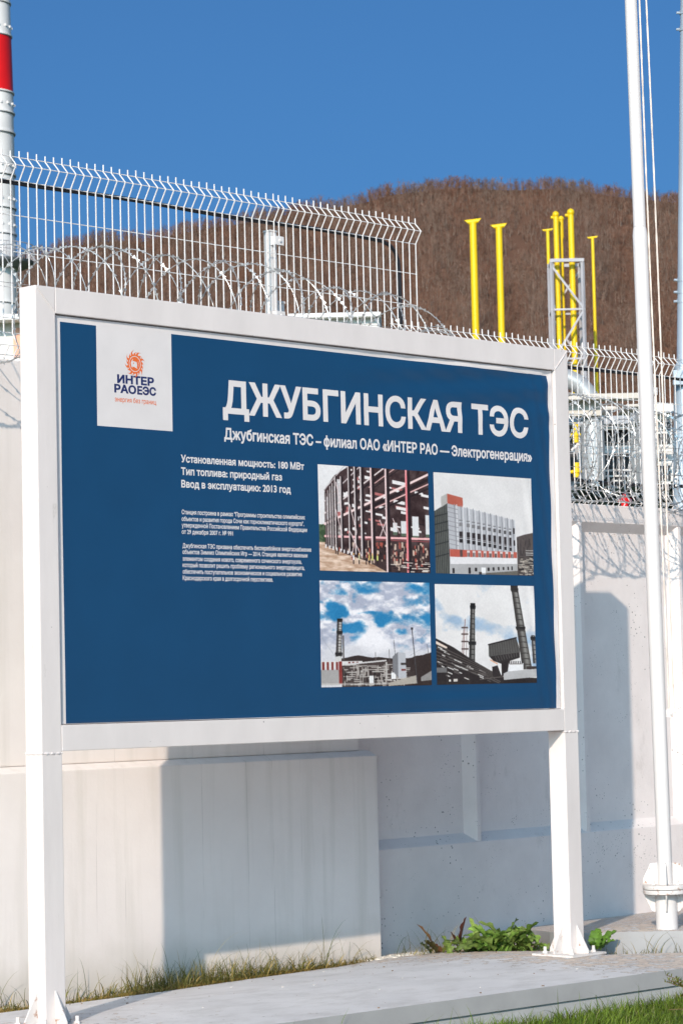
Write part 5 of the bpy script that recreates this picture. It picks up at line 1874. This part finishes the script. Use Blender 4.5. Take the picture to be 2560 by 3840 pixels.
def leaf(Vs, Fs, Cs, base, az, L, Wd, rise, droop, col, wave=1.0, seed=0, n=12, m=3, twist=0.0):
    """a broad crinkled leaf folded along its midrib"""
    rr = np.random.default_rng(seed)
    d = np.array([math.cos(az), math.sin(az), 0.0]); s = np.array([-math.sin(az), math.cos(az), 0.0])
    pos = np.array(base, float)
    ang = rise
    st = len(Vs)
    ph = rr.random() * 6
    for i in range(n + 1):
        t = i / n
        half = Wd / 2 * (math.sin(math.pi * min(1, t * 0.94 + 0.06)) ** 0.75) * (0.12 if t < 0.12 else 1.0) * (1 + 0.20 * math.sin(t * 34 + ph) * wave) + 0.001
        nrm = -d * math.sin(ang) + np.array([0, 0, math.cos(ang)])
        tw = twist * t
        for j in range(-m, m + 1):
            q = j / m
            off = s * math.cos(tw) + nrm * math.sin(tw)
            p = pos + off * half * q + nrm * (abs(q) * half * 0.38 + 0.22 * half * wave * math.sin(t * 22 + ph + q * 3.0) * abs(q))
            Vs.append(p)
        pos = pos + (d * math.cos(ang) + np.array([0, 0, math.sin(ang)])) * L / n
        ang -= droop / n * (0.5 + t)
    w_ = 2 * m + 1
    for i in range(n):
        for j in range(2 * m):
            a = st + i * w_ + j
            Fs.append((a, a + 1, a + w_ + 1, a + w_))
            vein = 1.25 if j in (m - 1, m) and i % 2 == 0 else 1.0
            Cs.append(np.asarray(col) * (0.8 + 0.4 * rr.random()) * vein)

def plant(name, label, cat, leaves):
    Vs, Fs, Cs = [], [], []
    for kw in leaves:
        leaf(Vs, Fs, Cs, **kw)
    o = link(name, fast_mesh(name, np.array(Vs), np.array(Fs), M_LEAF, colors=np.array(Cs), smooth=True))
    return tag(o, label, cat)
r = np.random.default_rng(14)
LV = []
for k in range(95):
    a = r.random() * 6.283
    off = SIDE * (0.05 + r.normal(0, 0.105)) + VIEW * r.normal(0, 0.05)
    bx, by = 4.085 + off.x, 0.83 + off.y
    inner = r.random()
    LV.append(dict(base=(bx, by, gz(by) - 0.02), az=a, L=0.11 + 0.16 * r.random(), Wd=0.034 + 0.034 * r.random(), rise=0.25 + 1.2 * inner, droop=0.8 + 1.4 * r.random(),
                   col=np.array([0.15, 0.26, 0.042]) * (0.40 + 0.95 * r.random()) + np.array([0.09, 0.07, 0.03]) * r.random() ** 2, seed=k, twist=r.normal(0, .7), wave=1.7, n=16))
plant('dock_plant', 'spreading bright green weed with crinkled leaves, left of the right sign post', 'plant', LV)
LV = []
for k, (a, L_, rise) in enumerate(((-0.5, 0.16, 1.05), (0.3, 0.15, 1.25), (-1.2, 0.12, 0.8), (1.2, 0.10, 1.0), (-0.2, 0.11, 0.55), (2.4, 0.08, 0.9))):
    LV.append(dict(base=(4.075 + 0.02 * math.cos(k * 2), 0.035 + 0.02 * math.sin(k * 2), -0.02), az=a, L=L_ * 0.95, Wd=0.074, rise=rise, droop=0.8, col=np.array([0.12, 0.23, 0.03]) * (0.75 + 0.1 * k), seed=60 + k, twist=0.3))
plant('dock_seedling', 'small tuft of upright green leaves just right of the right sign post', 'plant', LV)
LV = []
for k, (dx, dy, a, L_, W, rise, col) in enumerate(((0.0, 0.0, -0.9, 0.215, 0.072, 1.45, (0.075, 0.022, 0.012)), (0.01, 0.02, 2.2, 0.13, 0.06, 1.3, (0.09, 0.03, 0.012)), (-0.02, 0.0, 2.5, 0.05, 0.04, 0.8, (0.10, 0.12, 0.03)))):
    LV.append(dict(base=(4.02 + dx, 1.03 + dy, -0.08), az=a, L=L_, Wd=W, rise=rise, droop=0.25, col=np.array(col), seed=90 + k, wave=0.7, twist=0.4))
plant('withered_dock', 'single upright dark red-brown withered leaf against the panel wall', 'plant', LV)
LV = []
for k, (dx, dy, a, L_, W, rise, col) in enumerate(((0.0, 0.0, 2.3, 0.22, 0.045, 1.15, (0.20, 0.10, 0.04)), (0.0, 0.0, 2.6, 0.12, 0.075, 0.95, (0.055, 0.045, 0.014)), (-0.03, 0.02, 2.0, 0.10, 0.085, 0.9, (0.045, 0.07, 0.016)), (0.02, -0.02, -0.6, 0.09, 0.05, 0.9, (0.10, 0.11, 0.02)), (0.02, 0, 1.2, 0.09, 0.05, 0.9, (0.12, 0.05, 0.02)))):
    LV.append(dict(base=(3.90 + dx, 1.10 + dy, -0.085), az=a, L=L_, Wd=W, rise=rise, droop=0.45, col=np.array(col), seed=120 + k, wave=0.8, twist=0.5))
plant('withered_dock', 'clump of curled brown and dull green leaves, left of the upright withered leaf', 'plant', LV)

# low evergreen sprigs that reach in at the right edge
sp = Blades(9); r = sp.r
root_ = np.array([3.06, -1.69, -0.20])
m = MB()
for b in range(16):
    tgt = np.array([2.78 + 0.20 * r.random(), -1.37 - 0.20 * r.random(), -0.13 + 0.17 * r.random()])
    mid = (root_ + tgt) / 2 + np.array([0, 0, 0.05])
    pts = [(1 - t) ** 2 * root_ + 2 * t * (1 - t) * mid + t * t * tgt for t in np.linspace(0, 1, 9)]
    m.tube([tuple(p) for p in pts], [0.004 - 0.0003 * i for i in range(9)], 5)
    for i in range(90):
        t = 0.25 + 0.75 * r.random()
        p = (1 - t) ** 2 * root_ + 2 * t * (1 - t) * mid + t * t * tgt
        c = np.array([0.17, 0.22, 0.03]) * (0.5 + 0.8 * r.random()) + np.array([0.08, 0.04, 0.0]) * r.random()
        sp.blade(p, 0.022 + 0.022 * r.random(), 0.9 + 0.9 * r.random(), r.random() * 6.28, 0.0055, c, seg=3)
sh_ = thing('juniper_shrub', 'low yellow-green evergreen sprigs above the lawn, at the right edge', 'shrub', tuple(root_))
link('foliage', sp.build('foliage', M_GRASS), sh_)
part('branch', m, paint('twig_bark', (0.16, 0.10, 0.05), 0.2, 20, 0.9, 0.2, 60), sh_, smooth=True)

# chips, crumbs and a few dry leaves on the slab
m = MB()
r = np.random.default_rng(44)
for k in range(110):
    x = 0.3 + 3.6 * r.random() ** 0.8
    y = FRONT(x) + 0.03 + (edge_y(min(x, 3.6)) - FRONT(x) - 0.05) * (r.random() if r.random() > 0.5 else r.random() ** 0.3)
    if x > 3.3 and y > 1.05: continue
    a = 0.0014 + 0.0030 * r.random() ** 3
    z = gz(y) + a * 0.5
    t = r.random() * 3.14
    m.obox(V(x, y, z), V(math.cos(t), math.sin(t), 0) * a * (0.8 + 0.8 * r.random()), V(-math.sin(t), math.cos(t), 0) * a, V(0.1 * a, 0, a * 0.6), 0 if r.random() > 0.72 else 1)
o = link('gravel_crumbs', m.mesh('gravel_crumbs', [paint('pale_crumb', (0.50, 0.46, 0.42), 0.2, 30, 0.9, 0), paint('brown_crumb', (0.20, 0.13, 0.08), 0.3, 30, 0.9, 0)], fix=False))
tag(o, 'chips and crumbs strewn over the grey slab', 'crumbs', kind='stuff')
# pale rubble in the corner where the plastered wall ends
m = MB()
for k in range(260):
    x, y = 3.42 + 0.55 * r.random(), 1.16 + 0.22 * r.random()
    if x < 3.62: y = min(y, 1.255)
    a = 0.004 + 0.010 * r.random()
    t = r.random() * 3.14
    m.obox(V(x, y, gz(y) - 0.012 + a * 0.6), V(math.cos(t), math.sin(t), 0.2) * a, V(-math.sin(t), math.cos(t), 0) * a * 0.8, V(0.2 * a, 0, a * 0.6), 0)
o = link('rubble', m.mesh('rubble', paint('pale_rubble', (0.60, 0.55, 0.48), 0.3, 30, 0.9, 0.2, 60), fix=False))
tag(o, 'pale rubble heaped where the plastered wall ends', 'rubble', kind='stuff')
